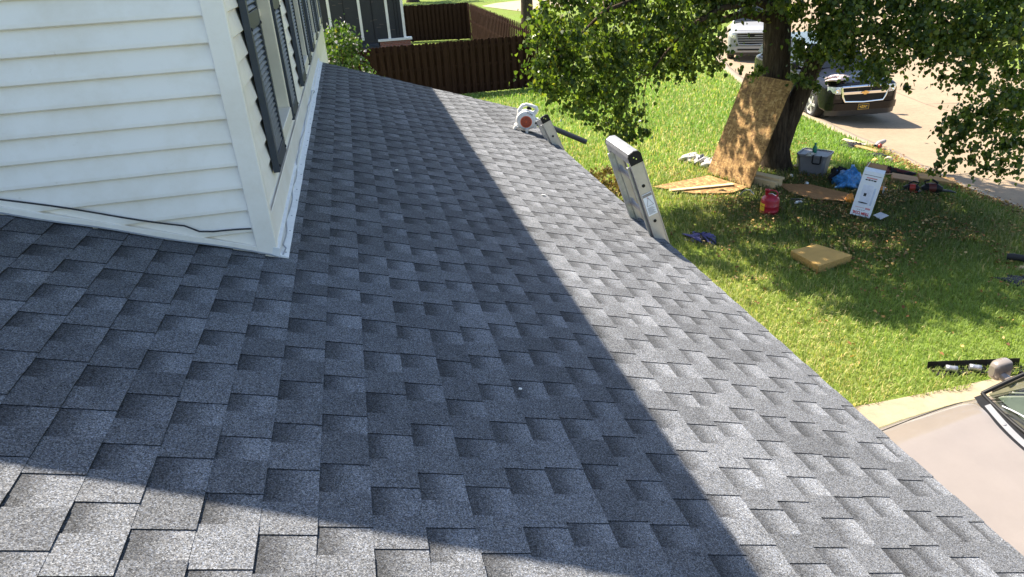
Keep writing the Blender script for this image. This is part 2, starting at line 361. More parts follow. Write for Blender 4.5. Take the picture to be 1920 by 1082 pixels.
# cables
cm=MB(); pts=[]
for t in range(40):
    x=-2.2+t*(2.2-.06)/39; hgt=.078+.004*math.sin(t*.55)+(.045 if x>-.25 else 0)*((x+.25)/.17)
    sag=.018*math.sin(min(1,(x+2.2)/2.1)*PI)
    pts.append((x,-.034,zroof(x)+hgt+ (.02 if x<-.3 else 0)-sag))
cm.tube(pts,.0038,6); cm.build('cable',M_['cable_black'],house)
cm=MB(); pts=[]
for t in range(30): x=-2.2+t*2.2/29; pts.append((x,-.037,zroof(x)+.016+.003*math.sin(t)))
pts+=[(.036,-.037,-.006),(.05,-.02,0),(.062,.03,.012)]
for t in range(26): y=.08+t*.055; pts.append((.045-.0*y+.006*math.sin(t*.7),y,.010+.028*(t/25)+.004*math.sin(t*1.3)))
for t in range(14): y=1.5+t*.18; pts.append((.038+.004*math.sin(t*1.7),y,.05+.01*math.sin(t*.9)))
pts+=[(.045,3.95,.075),(.055,4.1,.05),(.06,4.2,.03),(.04,4.25,.0)]
cm.tube(pts,.0036,6); cm.build('cable',M_['cable_grey'],house)
# shutters
def shutter(y0, y1):
    mb=MB(); x0,x1=.024,.056; z0,z1=.268,1.70; t=.045
    mb.box((x0,y0,z0),(x1,y0+t,z1)); mb.box((x0,y1-t,z0),(x1,y1,z1))
    for a,b in ((z0,z0+.075),(z1-.075,z1),((z0+z1)/2-.035,(z0+z1)/2+.035)): mb.box((x0+.001,y0+t,a),(x1-.001,y1-t,b))
    mb.box((x0,y0+t,z0+.05),(x0+.006,y1-t,z1-.05))
    z=z0+.08
    while z<z1-.1:
        mb.add([(x0+.008,y0+t,z+.024),(x1-.004,y0+t,z),(x1-.004,y0+t,z+.005),(x0+.008,y0+t,z+.03),(x0+.008,y1-t,z+.024),(x1-.004,y1-t,z),(x1-.004,y1-t,z+.005),(x0+.008,y1-t,z+.03)],
           [(0,1,2,3),(7,6,5,4),(0,4,5,1),(1,5,6,2),(2,6,7,3),(3,7,4,0)]); z+=.027
    o=mb.build('shutter',M_['shutter'],house,.002)
    for zz in (z0+.03,.95):
        for yy in (y0+.022,y1-.022): sm=MB(); sm.lathe([(.008,0),(.008,.004),(.003,.006)],8,M=frame((x1,yy,zz),(0,1,0),(0,0,1))); sm.build('screw',M_['black'],o)
for y0,y1 in WIN:
    shutter(y0-.50,y0-.045); shutter(y1+.045,y1+.50)
    wo=bpy.data.objects.new('window',None); COL.objects.link(wo); wo.parent=house
    f=MB(); T=.045
    f.box((-.1,y0-.02,WZ0-.0),(.042,y0+T-.01,WZ1)); f.box((-.1,y1-T+.01,WZ0),(.042,y1+.02,WZ1)); f.box((-.1,y0+T-.01,WZ1-.05),(.042,y1-T+.01,WZ1+.02))
    f.box((-.07,y0+T-.01,.93),(-.02,y1-T+.01,.975)); f.box((-.07,y0+T-.01,WZ0+.04),(-.03,y1-T+.01,WZ0+.075))
    f.build('frame',M_['cream'],wo,.003)
    s=MB(); s.box((-.1,y0+T-.01,WZ0-.03),(.052,y1-T+.01,WZ0+.04)); s.build('sill',M_['cream'],wo,.004)
    p=MB(); p.box((-.06,y0+T-.01,WZ0+.075),(-.055,y1-T+.01,.93)); p.box((-.085,y0+T-.01,.975),(-.08,y1-T+.01,WZ1-.05)); p.build('pane',M_['screen'],wo)
# upper roof: soffit slab and hip
mr=MB(); mr.box((-7,-.2,2.13),(.35,10.1,2.27)); 
mr.add([(-7.1,-.21,2.275),(.37,-.21,2.275),(.37,10.12,2.275),(-7.1,10.12,2.275),(-3.4,3.4,3.4),(-3.4,6.6,3.4)],[(0,1,4),(1,2,5,4),(2,3,5),(3,0,4,5),(3,2,1,0)])
mr.build('upper_roof',M_['roofw'],house)
# porch roof: deck + shingles
deck=MB()
a=[rf(U_TOP,V_NEAR,-.13),rf(U_EAVE-.02,V_NEAR,-.13),rf(U_EAVE-.02,V_FAR-.02,-.13),rf(U_TOP,V_FAR-.02,-.13)]; b=[rf(U_TOP,V_NEAR,-.002),rf(U_EAVE-.02,V_NEAR,-.002),rf(U_EAVE-.02,V_FAR-.02,-.002),rf(U_TOP,V_FAR-.02,-.002)]
deck.add(a+b,[(3,2,1,0),(4,5,6,7),(0,1,5,4),(1,2,6,5),(2,3,7,6),(3,0,4,7)])
lw=MB(); lw.box((-.2,-5,-3.14),(2.2,6.3,-1.05)); lw.build('porch_wall',M_['siding'],house)
porch=deck.build('porch_roof',M_['roofw'],house)
de=MB()
de.add([rf(U_EAVE-.06,V_NEAR,.001),rf(U_EAVE+.004,V_NEAR,.001),rf(U_EAVE+.004,V_FAR+.004,.001),rf(U_EAVE-.06,V_FAR+.004,.001),rf(U_EAVE+.004,V_NEAR,-.05),rf(U_EAVE+.004,V_FAR+.004,-.05)],[(0,1,2,3),(1,4,5,2)])
de.add([rf(.09,V_FAR+.004,.001),rf(U_EAVE,V_FAR+.004,.001),rf(U_EAVE,V_FAR+.004,-.14),rf(.09,V_FAR+.004,-.14)],[(0,1,2,3)])
de.build('drip_edge',M_['flash'],porch)
def shingles():
    U0=.1141; V=[];F=[];C=[]
    dark=(.03,.03,.032)
    def quad(ps, cs):
        n=len(V); V.extend(ps); C.extend(cs); F.append((n,n+1,n+2,n+3))
    r=random.Random(11)
    for j in range(-30,20):
        ua=U0+.143*(j-1); ub=U0+.143*j
        if ua>=U_EAVE-.01: break
        ub=min(ub,U_EAVE)
        if ub<U_TOP: continue
        v=V_NEAR+r.uniform(-.3,0); tooth=r.random()<.5
        full=.143; k=(ub-ua)/full
        tb=r.uniform(.9,1.1)
        while v<V_FAR:
            L=r.uniform(.105,.15) if tooth else r.uniform(.095,.14)
            v1=min(v+L,V_FAR); vv0=max(v,V_NEAR)
            if ub<.02 and False: pass
            if v1>vv0:
                base=r.choice((.120,.134,.144,.156))*r.uniform(.9,1.1)*tb
                nseg=6; js=r.uniform(-.002,.002)
                ge=r.uniform(.55,.95)
                for s in range(nseg):
                    t0,t1=s/nseg,(s+1)/nseg
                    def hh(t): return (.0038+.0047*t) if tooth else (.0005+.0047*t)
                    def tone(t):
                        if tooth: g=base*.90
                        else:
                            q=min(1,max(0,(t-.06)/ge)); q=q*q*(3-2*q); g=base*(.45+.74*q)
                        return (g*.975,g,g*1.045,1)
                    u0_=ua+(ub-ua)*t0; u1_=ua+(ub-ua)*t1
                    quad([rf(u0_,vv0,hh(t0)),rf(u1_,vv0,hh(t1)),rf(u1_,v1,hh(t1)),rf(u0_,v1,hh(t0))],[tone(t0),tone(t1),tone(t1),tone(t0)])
                # lower butt edge
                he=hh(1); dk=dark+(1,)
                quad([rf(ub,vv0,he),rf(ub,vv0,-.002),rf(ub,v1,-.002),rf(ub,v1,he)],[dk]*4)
                # cut side edges of a raised tab
                if tooth:
                    for ve in (vv0,v1):
                        quad([rf(ua,ve,.0038),rf(ub,ve,.0085),rf(ub,ve,.0),rf(ua,ve,0)],[dk]*4)
                # joint line between two strips now and then
                if r.random()<.16:
                    pass
            v=v1; tooth=not tooth
    V=np.array(V); F=np.array(F)
    # small waviness of the laid courses
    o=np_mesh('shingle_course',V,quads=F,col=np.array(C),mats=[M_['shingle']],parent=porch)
    return o
shingles()

# ------------------------------------------------------------------ scraps lying on the roof
for (u,v,s,ry,lab) in [(1.93,2.05,.03,.4,'white paper scrap lying on the sunlit shingles'),(.72,1.92,.02,1.0,'tiny white chip lying on the shaded shingles up the roof'),(1.0,-.98,.012,.2,'small white chip lying low on the shaded shingles')]:
    mb=MB(); n=7; mb.prism([(s*(1+.4*math.sin(k*2.1))*math.cos(2*PI*k/n)*.6,s*(1+.3*math.cos(k*3.3))*math.sin(2*PI*k/n)*.5) for k in range(n)],.004)
    o=mb.build('scrap',M_['white']); o.matrix_world=frame(rf(u,v,.010),(cp*math.cos(ry),math.sin(ry),-sp*math.cos(ry)),(-math.sin(ry),math.cos(ry),.0)); tag(o,lab,'scrap')

# ------------------------------------------------------------------ ladders
def extension_ladder(label, ynear, yfar, top, foot, cover=True):
    top=Vector(top); foot=Vector(foot)
    L=(top-foot).length; up=(top-foot).normalized()
    t=thing('extension_ladder',label,'ladder',tuple(foot))
    yd=Vector((0,1,0)); nd=yd.cross(up).normalized()   # nd: across the rail web
    if nd.x<0: nd=-nd
    W=yfar-ynear
    def Mx(): return Matrix(((nd.x,yd.x,up.x,0),(nd.y,yd.y,up.y,0),(nd.z,yd.z,up.z,0),(0,0,0,1)))
    M=Mx()
    # each rail: I section
    def rail(y, inner, z0, z1, w, s):
        mb=MB(); hw=w/2
        mb.box((-hw+.004,y-.002,z0),(hw-.004,y+.002,z1),M=M)
        for sx in (-1,1): mb.box((sx*hw-.004,y-(.006 if s>0 else .022),z0),(sx*hw+.004,y+(.022 if s>0 else .006),z1),M=M)
        return mb
    for y,s in ((0,1),(W,-1)):
        r=rail(y,0,0,L-(.06 if (s>0 or cover) else .33),.094,s).build('rail',M_['alu'],t,.0015)
        for k in range(1,int(L/.305)):
            z=L-.27-.305*(k-1)*1.0
            if z>.1: 
                h=MB(); fy=y-.0035 if s>0 else y+.0035
                h.lathe([(.013,0),(.013,.002)],14,M=M@frame((-.004,fy,z),(1,0,0),(0,0,1)) if s>0 else M@frame((-.004,fy,z),(1,0,0),(0,0,-1)))
                h.build('rung_hole',M_['black'],r)
    # inner fly section rails
    for y,s in ((.034,1),(W-.034,-1)):
        mb=MB(); mb.box((-.068,y-.002,.3),(-.02,y+.002,L-.1),M=M)
        for x in (-.068,-.02): mb.box((x-.003,y-.012,.3),(x+.003,y+.012,L-.1),M=M)
        mb.build('inner_rail',M_['alud'],t)
    k=0; z=L-(.27 if cover else .575)
    while z>.2:
        mb=MB(); mb.tube([(-.01,.0,z),(-.01,.03,z),(-.01,.05,z),(-.01,W-.05,z),(-.01,W-.03,z),(-.01,W,z)],[.03,.026,.0175,.0175,.026,.03],12,M=M)
        mb.build('rung',M_['alu'],t); z-=.305
    # top cover bar and black end caps
    mb=MB(); pr=[(x*.9,z) for x,z in [(-.056,-.075),(-.057,-.02),(-.042,.004),(0,.014),(.042,.004),(.057,-.02),(.057,-.03)]]
    inn=[(x*.93,z-.005) for x,z in pr]
    ring=[(x,z) for x,z in pr]+inn[::-1]
    mb.loft([[(x,.004,L+z) for x,z in ring],[(x,W-.004,L+z) for x,z in ring]],M=M,smooth=False)
    if cover: mb.build('top_cover',M_['alud'],t,.002)
    for y in ((-.012,W-.01) if cover else (-.012,)):
        mb=MB(); pr=[(x*.9,z) for x,z in [(-.055,-.085),(-.056,-.02),(-.041,.003),(0,.013),(.041,.003),(.056,-.02),(.056,-.085)]] if cover else [(-.05,-.085),(-.05,-.012),(.02,-.004),(.049,-.02),(.05,-.085)]
        mb.loft([[(x,y,L+z) for x,z in pr],[(x,y+.022,L+z) for x,z in pr]],M=M,smooth=False); c=mb.build('end_cap',M_['black'],t,.003)
        if y<0:
            b=MB()
            for dx,dz in ((-.012,-.028),(.004,-.046)): b.lathe([(.007,0),(.005,.004)],8,M=M@frame((dx,y,L+dz),(1,0,0),(0,0,1)))
            b.build('bolt',M_['chrome'],c)
    return t,M,L
lad,LM,LL=extension_ladder('aluminium extension ladder with white safety label, top rising past the eave',1.45,1.93,(2.36,1.45,-.15),(3.42,1.45,G))
st=MB(); st.box((-.040,-.0058,LL-.52),(.036,-.0048,LL-.335),M=LM); sto=st.build('safety_label',M_['cardw'],lad)
b=MB(); b.box((-.038,-.0068,LL-.362),(.034,-.0062,LL-.34),M=LM)
for k in range(9): b.box((-.03,-.0068,LL-.455-k*.0065),(.012+.014*((k*7)%3)/2,-.0062,LL-.4527-k*.0065),M=LM)
tri=[(-.028,-.438),(.026,-.438),(-.001,-.375)]
for i in range(3):
    (x0,z0),(x1,z1)=tri[i],tri[(i+1)%3]; b.tube([(x0,-.0062,LL+z0),(x1,-.0062,LL+z1)],.0016,4,M=LM)
b.build('label_print',M_['wdark'],sto)
b=MB(); b.lathe([(.004,0),(.004,.0006)],8,M=LM@frame((-.006,-.0062,LL-.372),(1,0,0),(0,0,1))); b.build('label_print',M_['redink'],sto)
extension_ladder('aluminium ladder end with black caps leaning on the eave beside the leaf blower',4.45,4.74,(2.47,4.45,-.50),(3.62,4.45,G),False)

# ------------------------------------------------------------------ leaf blower on the roof corner
BX=frame(rf(2.45,4.90,.012),(cp*.96,-.28,-sp*.96),(.28,.96,0))@Matrix.Diagonal((.82,.82,.82,1))
blo=thing('leaf_blower','white and orange handheld leaf blower with black tube, standing at the roof corner','leaf blower'); blo.matrix_world=BX
# local: x downslope right, y away, z up from roof
YB=-.07
c0=(.0,0,.165)
mb=MB(); Mz=frame((0,YB,.158),(1,0,0),(0,0,1))     # z axis -> -y (towards viewer)
mb.lathe([(.05,-.16),(.125,-.15),(.142,-.12),(.142,-.02),(.136,.0),(.118,.012),(.085,.015)],36,M=Mz)
mb.lathe([(.03,-.29),(.085,-.27),(.1,-.2),(.1,-.14)],20,M=Mz)
mb.loft([[(.03,YB+.02,.03),(.03,YB+.13,.03),(.03,YB+.13,.20),(.03,YB+.02,.20)],[(.17,YB+.02,.085),(.17,YB+.12,.085),(.17,YB+.12,.22),(.17,YB+.02,.22)]],smooth=False)
mb.build('fan_housing',M_['white'],blo,.006)
mb=MB()
for x,y in ((-.13,-.03),(-.13,-.2),(.06,-.01),(.06,-.2)): mb.tube([(x*.8,YB-y*.9-.05,.06),(x,YB-y-.05,-.002)],[.03,.022],8)
mb.box((-.15,YB-.02,.0),(-.10,YB+.05,.07)); mb.build('foot',M_['white'],blo,.008)
mb=MB(); mb.tube([(-.115,YB+.07,.2),(-.128,YB+.07,.26),(-.10,YB+.07,.335),(-.05,YB+.07,.366),(.03,YB+.07,.37),(.10,YB+.07,.36),(.118,YB+.07,.335),(.10,YB+.07,.29),(.075,YB+.07,.25)],[.03,.03,.027,.025,.024,.025,.028,.034,.036],10)
mb.tube([(-.02,YB+.07,.262),(.07,YB+.07,.272)],[.03,.03],8); mb.build('handle',M_['white'],blo)
mb=MB(); mb.tube([(-.03,YB+.065,.318),(.0,YB+.06,.326),(.035,YB+.06,.324)],[.016,.022,.014],8); mb.build('trigger',M_['black'],blo)
mb=MB(); mb.lathe([(.082,.0),(.084,.017),(.074,.021),(.0,.021)],32,M=frame((.012,YB,.145),(1,0,0),(0,0,1)))
go=mb.build('intake_grille',M_['orange'],blo)
mb=MB()
for rr_ in (.018,.034,.05,.065):
    n=int(rr_*420)
    for k in range(n):
        a=2*PI*k/n; mb.lathe([(.006,0),(.006,.0015)],6,M=frame((.012+rr_*math.cos(a),YB-.0212,.145+rr_*math.sin(a)),(1,0,0),(0,0,1)))
mb.build('grille_hole',M_['blackink'],go)
mb=MB(); mb.tube([(.15,YB+.07,.165),(.30,YB+.05,.158),(.36,YB+.04,.155),(.80,YB-.02,.115),(.93,YB-.03,.10)],[.05,.044,.038,.038,.036],16); mb.tube([(.12,YB+.07,.16),(.17,YB+.07,.165)],[.055,.055],16)
mb.build('blower_tube',M_['dgrey'],blo)
text('brand_lettering','STIHL',.04,M_['grey'],blo,frame((.035,YB-.0135,.268),(1,0,-.18),(.18,0,1)),.001,bold=.001)

# ------------------------------------------------------------------ beige car on the driveway
def sell(w, zb, zt, e=5, n=36, x=0, ymul=1):
    zc=(zb+zt)/2; h=(zt-zb)/2; out=[]
    for k in range(n):
        a=2*PI*k/n; c,s=math.cos(a),math.sin(a)
        out.append((x,w*math.copysign(abs(c)**(2/e),c),zc+h*math.copysign(abs(s)**(2/e),s)))
    return out
def interp(st, x):
    for a,b in zip(st,st[1:]):
        if a[0]>=x>=b[0]:
            t=(a[0]-x)/(a[0]-b[0]); return [p+(q-p)*t for p,q in zip(a,b)]
    return list(st[0] if x>st[0][0] else st[-1])
def wheel(parent, x, y, r, side, wd=.22, spokes=6):
    M=frame((x,y,r),(1,0,0),(0,0,1)) if side<0 else frame((x,y,r),(-1,0,0),(0,0,1))   # z axis outwards
    wo=bpy.data.objects.new('wheel',None); COL.objects.link(wo); wo.parent=parent
    mb=MB(); mb.lathe([(r*.62,-wd),(r*.96,-wd),(r,-wd*.8),(r,-.035),(r*.95,0),(r*.72,.006),(r*.66,0),(r*.62,-.03),(r*.62,-wd)],36,M=M,caps=False); mb.build('tyre',M_['tyre'],wo)
    mb=MB(); mb.lathe([(r*.66,-.002),(r*.64,-.012),(r*.60,-.06),(r*.58,-.12)],32,M=M,caps=False)
    for k in range(spokes):
        a=2*PI*k/spokes; mb.box((r*.1,-r*.085,-.045),(r*.62,r*.085,-.008),M=M@Matrix.Rotation(a,4,'Z'))
    mb.lathe([(r*.16,-.05),(r*.16,-.002),(0,.004)],16,M=M); mb.build('rim',M_['rim'],wo,.004)
    mb=MB(); mb.lathe([(r*.6,-.10),(r*.6,-.075),(0,-.075)],24,M=M); mb.build('brake_disc',M_['wdark'],wo)
def car_body(stations, mats, parent, wheels, wr, e=5, name='body'):
    xs=[]; a=stations[0][0]; b=stations[-1][0]
    N=60; mb=MB(); rings=[]
    for i in range(N+1):
        x=a+(b-a)*i/N; s=interp(stations,x); rings.append(sell(s[1],s[2],s[3],s[4] if len(s)>4 else e,40,x))
    mb.loft(rings); o=mb.build(name,mats,parent)
    cs=[]
    for x,y in wheels:
        c=MB(); c.lathe([(wr*1.12,-.35),(wr*1.12,.35)],28,M=frame((x,y*1.0,wr),(1,0,0),(0,0,1))); k=c.build('cutter',M_['black']); k.parent=parent; cs.append(k)
    bpy.context.view_layer.update(); cut(o,cs)
    return o
def grid(fn, nu, nv, mb, mi=0, smooth=True, flip=False):
    vs=[fn(i/nu,j/nv) for i in range(nu+1) for j in range(nv+1)]; n=nv+1
    fs=[(i*n+j,(i+1)*n+j,(i+1)*n+j+1,i*n+j+1) for i in range(nu) for j in range(nv)]
    if flip: fs=[f[::-1] for f in fs]
    mb.add(vs,fs,mi,None,smooth)
sedan=thing('parked_car','beige sedan parked on the driveway below the porch eave, hood and windshield showing','car',(3.42,-.22,G+.004),PI)
ST=[(0,.60,.28,.62,4),(-.06,.72,.22,.68,4),(-.2,.82,.20,.735,4.5),(-.5,.88,.19,.80,5),(-1.0,.905,.19,.875,5),(-1.45,.915,.19,.93,5),(-2.2,.92,.19,.95,5),(-3.6,.92,.19,.95,5),(-4.4,.88,.22,.93,5),(-4.85,.78,.28,.86,4.5),(-4.92,.68,.34,.78,4)]
car_body(ST,M_['tan_paint'],sedan,[(-.95,.85),(-.95,-.85),(-3.75,.85),(-3.75,-.85)],.33)
def top(x,y):
    s=interp(ST,x); e=s[4]; zc=(s[2]+s[3])/2; h=(s[3]-s[2])/2; return zc+h*max(0,1-(abs(y)/s[1])**e)**(1/e)
def cowl_x(y): return -1.36-.20*(abs(y)/.8)**2.0
def hood_w(x): return .69+.12*min(1,max(0,(-x)/1.3))
def hood(u,v):
    y=(v*2-1); x0=-.16; xw=x0+(cowl_x(y*.8)-x0)*u; w_=hood_w(xw); yy=y*w_
    crown=.016*(1-y**4)+.012*math.exp(-((abs(y)-.72)/.13)**2)*u
    ed=.004*(1 if 0<v<1 and 0<u<1 else 0)
    return (xw,yy,top(xw,yy)+.003+ed+crown*min(1,u*4))
hm=MB(); grid(hood,40,48,hm,flip=True); hm.build('hood',M_['tan_paint'],sedan)
# dark shut lines both sides of the hood and black cowl
for s in (-1,1):
    sl=MB(); pts=[(x,s*(hood_w(x)+.006),top(x,hood_w(x)+.006)+.0025) for x in [-.16-k*.06 for k in range(23)]]; sl.tube(pts,.0045,5); sl.build('shut_line',M_['black'],sedan)
def cowl(u,v):
    y=(v*2-1)*.80; x=cowl_x(y)-.0-(.13-.07*abs(y/.8)**2)*u; return (x,y,top(cowl_x(y)-.01,y*.9)+.014+.012*u)
cw=MB(); grid(cowl,6,30,cw,flip=True); cw.build('cowl',M_['black'],sedan)
def cowl2(u,v):
    y=(v*2-1)*.66; x=cowl_x(y)-.025-.05*u; return (x,y,top(cowl_x(y)-.01,y*.9)+.021+.009*u)
cw=MB(); grid(cowl2,3,24,cw,flip=True); cw.lathe([(.016,0),(.016,.006),(.01,.008)],12,M=Matrix.Translation((cowl_x(-.42)-.05,-.42,top(-1.4,.4)+.026))); cw.build('cowl_vent',M_['grey'],sedan)
WB=lambda y:(cowl_x(y)-.13+.07*abs(y/.8)**2-.012, y, .945+.018*(1-abs(y/.8)))
def wind(u,v,inset=0):
    y=(v*2-1)*(.80-inset*1.0); b=Vector(WB(y)); yt=y*.74; t=Vector((-2.32-.10*(abs(y)/.8)**2,yt,1.37)); uu=inset+(1-2*inset)*u
    p=b.lerp(t,uu); p.z+=.035*math.sin(uu*PI); p.x+=.02*math.sin(uu*PI); return tuple(p)
gm=MB(); grid(lambda u,v: wind(u,v,.035),14,24,gm,flip=True); gm.build('windshield',M_['glass'],sedan)
fm=MB()
def band(path, w_=.02): fm.tube(path,w_,6)
band([wind(0.0,k/24) for k in range(25)],.016); band([wind(1,k/24) for k in range(25)],.02)
for v in (0,1): band([wind(k/14,v) for k in range(15)],.017)
fm.build('windshield_seal',M_['black'],sedan)
rm=MB()
def roof(u,v):
    y=(v*2-1); x=-2.30-.10*y*y-(1.55)*u; s=.60-.04*abs(u-.4); return (x,y*s,1.375+.055*math.sin(PI*min(1,u*.8+.15))-.03*abs(y)**3)
grid(roof,16,20,rm,flip=True)
for s in (-1,1):
    rm.tube([(-1.72,s*.81,.95),(-2.40,s*.61,1.375)],.022,8); rm.tube([(-3.0,s*.845,.95),(-3.0,s*.61,1.385)],.035,8); rm.tube([(-4.45,s*.78,.95),(-3.85,s*.60,1.39)],.05,8)
rm.build('roof_panel',M_['tan_paint'],sedan)
for s in (-1,1):
    sg=MB(); sg.add([(-1.72,s*.83,.955),(-2.98,s*.848,.955),(-2.98,s*.612,1.375),(-2.40,s*.606,1.365)],[(0,1,2,3)]); sg.build('side_window',M_['dglass'],sedan); sg=MB(); sg.add([(-3.02,s*.848,.955),(-4.35,s*.79,.955),(-3.86,s*.60,1.38),(-3.02,s*.612,1.378)],[(0,1,2,3)]); sg.build('side_window',M_['dglass'],sedan)
sg=MB(); sg.add([(-4.5,.72,.95),(-4.5,-.72,.95),(-3.88,-.56,1.40),(-3.88,.56,1.40)],[(0,1,2,3)]); sg.build('rear_window',M_['dglass'],sedan)
im=MB()
def dash(u,v):
    y=(v*2-1)*.72; return (-1.62-.16*abs(y)**2-.55*u, y, .945+.03*math.sin(u*PI)+.02*math.exp(-((y+.35)/.2)**2)*u)
grid(dash,10,20,im,flip=True); im.box((-2.3,-.72,.6),(-2.16,.72,.93)); im.build('dashboard',M_['dash'],sedan,.01)
for y in (-.36,.36): im=MB(); im.box((-3.1,y-.24,.35),(-2.5,y+.24,.55)); im.box((-3.25,y-.24,.5),(-3.05,y+.24,1.12)); im.box((-3.22,y-.12,1.12),(-3.12,y+.12,1.3)); im.build('car_seat',M_['seat'],sedan,.05)
im=MB(); im.tube([(-2.38+.06*math.sin(a),-.36+.18*math.cos(a),1.0+.17*math.sin(a)) for a in [2*PI*k/20 for k in range(21)]],.014,6); im.build('steering_wheel',M_['dgrey'],sedan)
for yb,yt in ((-.58,.02),(-.02,.62)):
    pts=[]; wm=MB()
    for k in range(9):
        t=k/8; y=yb+(yt-yb)*t; q=Vector(wind(.03+.08*t*(1-t)*3,(max(-.78,min(.78,y))/.8+1)/2)); q.z+=.016; pts.append(q)
    wm.tube(pts,.009,5); wm.build('wiper',M_['alud'],sedan)
for s in (-1,1):
    mm=MB(); mm.tube([(-1.97,s*.84,.93),(-1.96,s*.90,.95),(-1.95,s*.96,.965)],[.035,.036,.04],10)
    mm.loft([[(-1.88-d,s*.985+.058*c_*wy,.995+.096*s_*wy) for c_,s_ in [(math.copysign(abs(math.cos(2*PI*k/20))**.55,math.cos(2*PI*k/20)),math.copysign(abs(math.sin(2*PI*k/20))**.55,math.sin(2*PI*k/20))) for k in range(20)]] for d,wy in ((0,.45),(.01,.68),(.03,.86),(.07,.96),(.12,1.0),(.14,.97))])
    mi=mm.build('mirror',M_['tan_paint'],sedan)
for x in (-.95,-3.75):
    for s in (-1,1): wheel(sedan,x,s*.91,.33,s*-1 if False else (1 if s>0 else -1))
for s in (-1,1):
    hl=MB(); hl.loft([[(-.01-.22*t,s*(.45+.36*t),.52+.02*t),(-.03-.24*t,s*(.45+.36*t),.64+.05*t)] for t in (0,.33,.66,1)],closed=False,caps=False); hl.build('headlight',M_['lens'],sedan)

# ------------------------------------------------------------------ black SUV and silver pickup by the kerb
def big_vehicle(name, label, cat, loc, rot, paint, z, pick=False):
    """z: hood height scale; boxy front"""
    t=thing(name,label,cat,loc,rot); W=1.0; k=z
    L=5.6
    S=[(0,.84,.34*k,.99*k,5),(-.05,.93,.29*k,1.06*k,5),(-.16,.985,.27*k,1.11*k,6),(-.4,1.01,.27*k,1.15*k,6),(-.9,1.015,.28*k,1.19*k,6),(-1.5,1.02,.28*k,1.23*k,6),(-1.9,1.02,.28*k,1.26*k,6),(-5.2,1.02,.30*k,1.26*k,6),(-5.5,.99,.36*k,1.22*k,6),(-5.6,.93,.42*k,1.15*k,5)]
    wr=.40 if not pick else .42
    if pick: S=[s for s in S[:7]]+[(-3.6,1.02,.28*k,1.26*k,6),(-3.62,1.01,.32*k,1.12*k,6),(-5.6,1.0,.36*k,1.10*k,6),(-5.85,.97,.4*k,1.08*k,6)]
    car_body(S,paint,t,[(-.98,.92),(-.98,-.92),(-4.1,.92),(-4.1,-.92)],wr,6)
    # hood bulge and shut line
    hm=MB()
    def tz(x,y):
        s=interp(S,x); e=s[4]; return (s[2]+s[3])/2+(s[3]-s[2])/2*max(0,1-(abs(y)/s[1])**e)**(1/e)
    def hd(u,v):
        y=(v*2-1)*(.80+.06*u); x=-.14-1.45*u; return (x,y,tz(x,y)+.006+.035*math.exp(-(abs(abs(y)-.0)/.5)**6)*min(1,u*3))
    grid(hd,20,24,hm,flip=True); hm.build('hood',paint,t)
    # greenhouse
    xb0,xb1=-1.55,(-5.45 if not pick else -3.55); xt0,xt1=-2.35,(-5.15 if not pick else -3.25); zb,zt=1.25*k,1.25*k+.62
    gh=MB(); gh.add([(xb0,-.96,zb),(xb0,.96,zb),(xb1,.96,zb),(xb1,-.96,zb),(xt0,-.74,zt),(xt0,.74,zt),(xt1,.76,zt),(xt1,-.76,zt)],[(0,1,5,4),(1,2,6,5),(2,3,7,6),(3,0,4,7),(4,5,6,7),(3,2,1,0)]); gh.build('cabin',paint,t,.05,3)
    wm=MB()
    def q(a,b,c,d,o): 
        A,B,Cc,D=map(Vector,(a,b,c,d)); cen=(A+B+Cc+D)/4; nn=(B-A).cross(D-A).normalized()*o
        wm.add([cen+(p-cen)*.90+nn for p in (A,B,Cc,D)],[(0,1,2,3)])
    f=Vector
    q((xb0,-.96,zb),(xb0,.96,zb),(xt0,.74,zt),(xt0,-.74,zt),.006); wm.build('windshield',M_['dglass'],t)
    wm=MB()
    n=3 if not pick else 2
    for s in (-1,1):
        for i in range(n):
            a0=i/n+.01; a1=(i+1)/n-.01
            B0=f((xb0,s*.96,zb)).lerp(f((xb1,s*.96,zb)),a0); B1=f((xb0,s*.96,zb)).lerp(f((xb1,s*.96,zb)),a1); T0=f((xt0,s*.74,zt)).lerp(f((xt1,s*.76,zt)),a0); T1=f((xt0,s*.74,zt)).lerp(f((xt1,s*.76,zt)),a1)
            wm=MB()
            if s<0: q(B1,B0,T0,T1,.006)
            else: q(B0,B1,T1,T0,.006)
            wm.build('side_window',M_['dglass'],t)
    return t,S,tz,wr
suv,SS,stz,wr=big_vehicle('parked_suv','black SUV with chrome grille, gold emblem and black front plate by the kerb','suv',(13.95,13.8,gf(13.95,14.6)+.012),R(-99),M_['black_paint'],1.0)
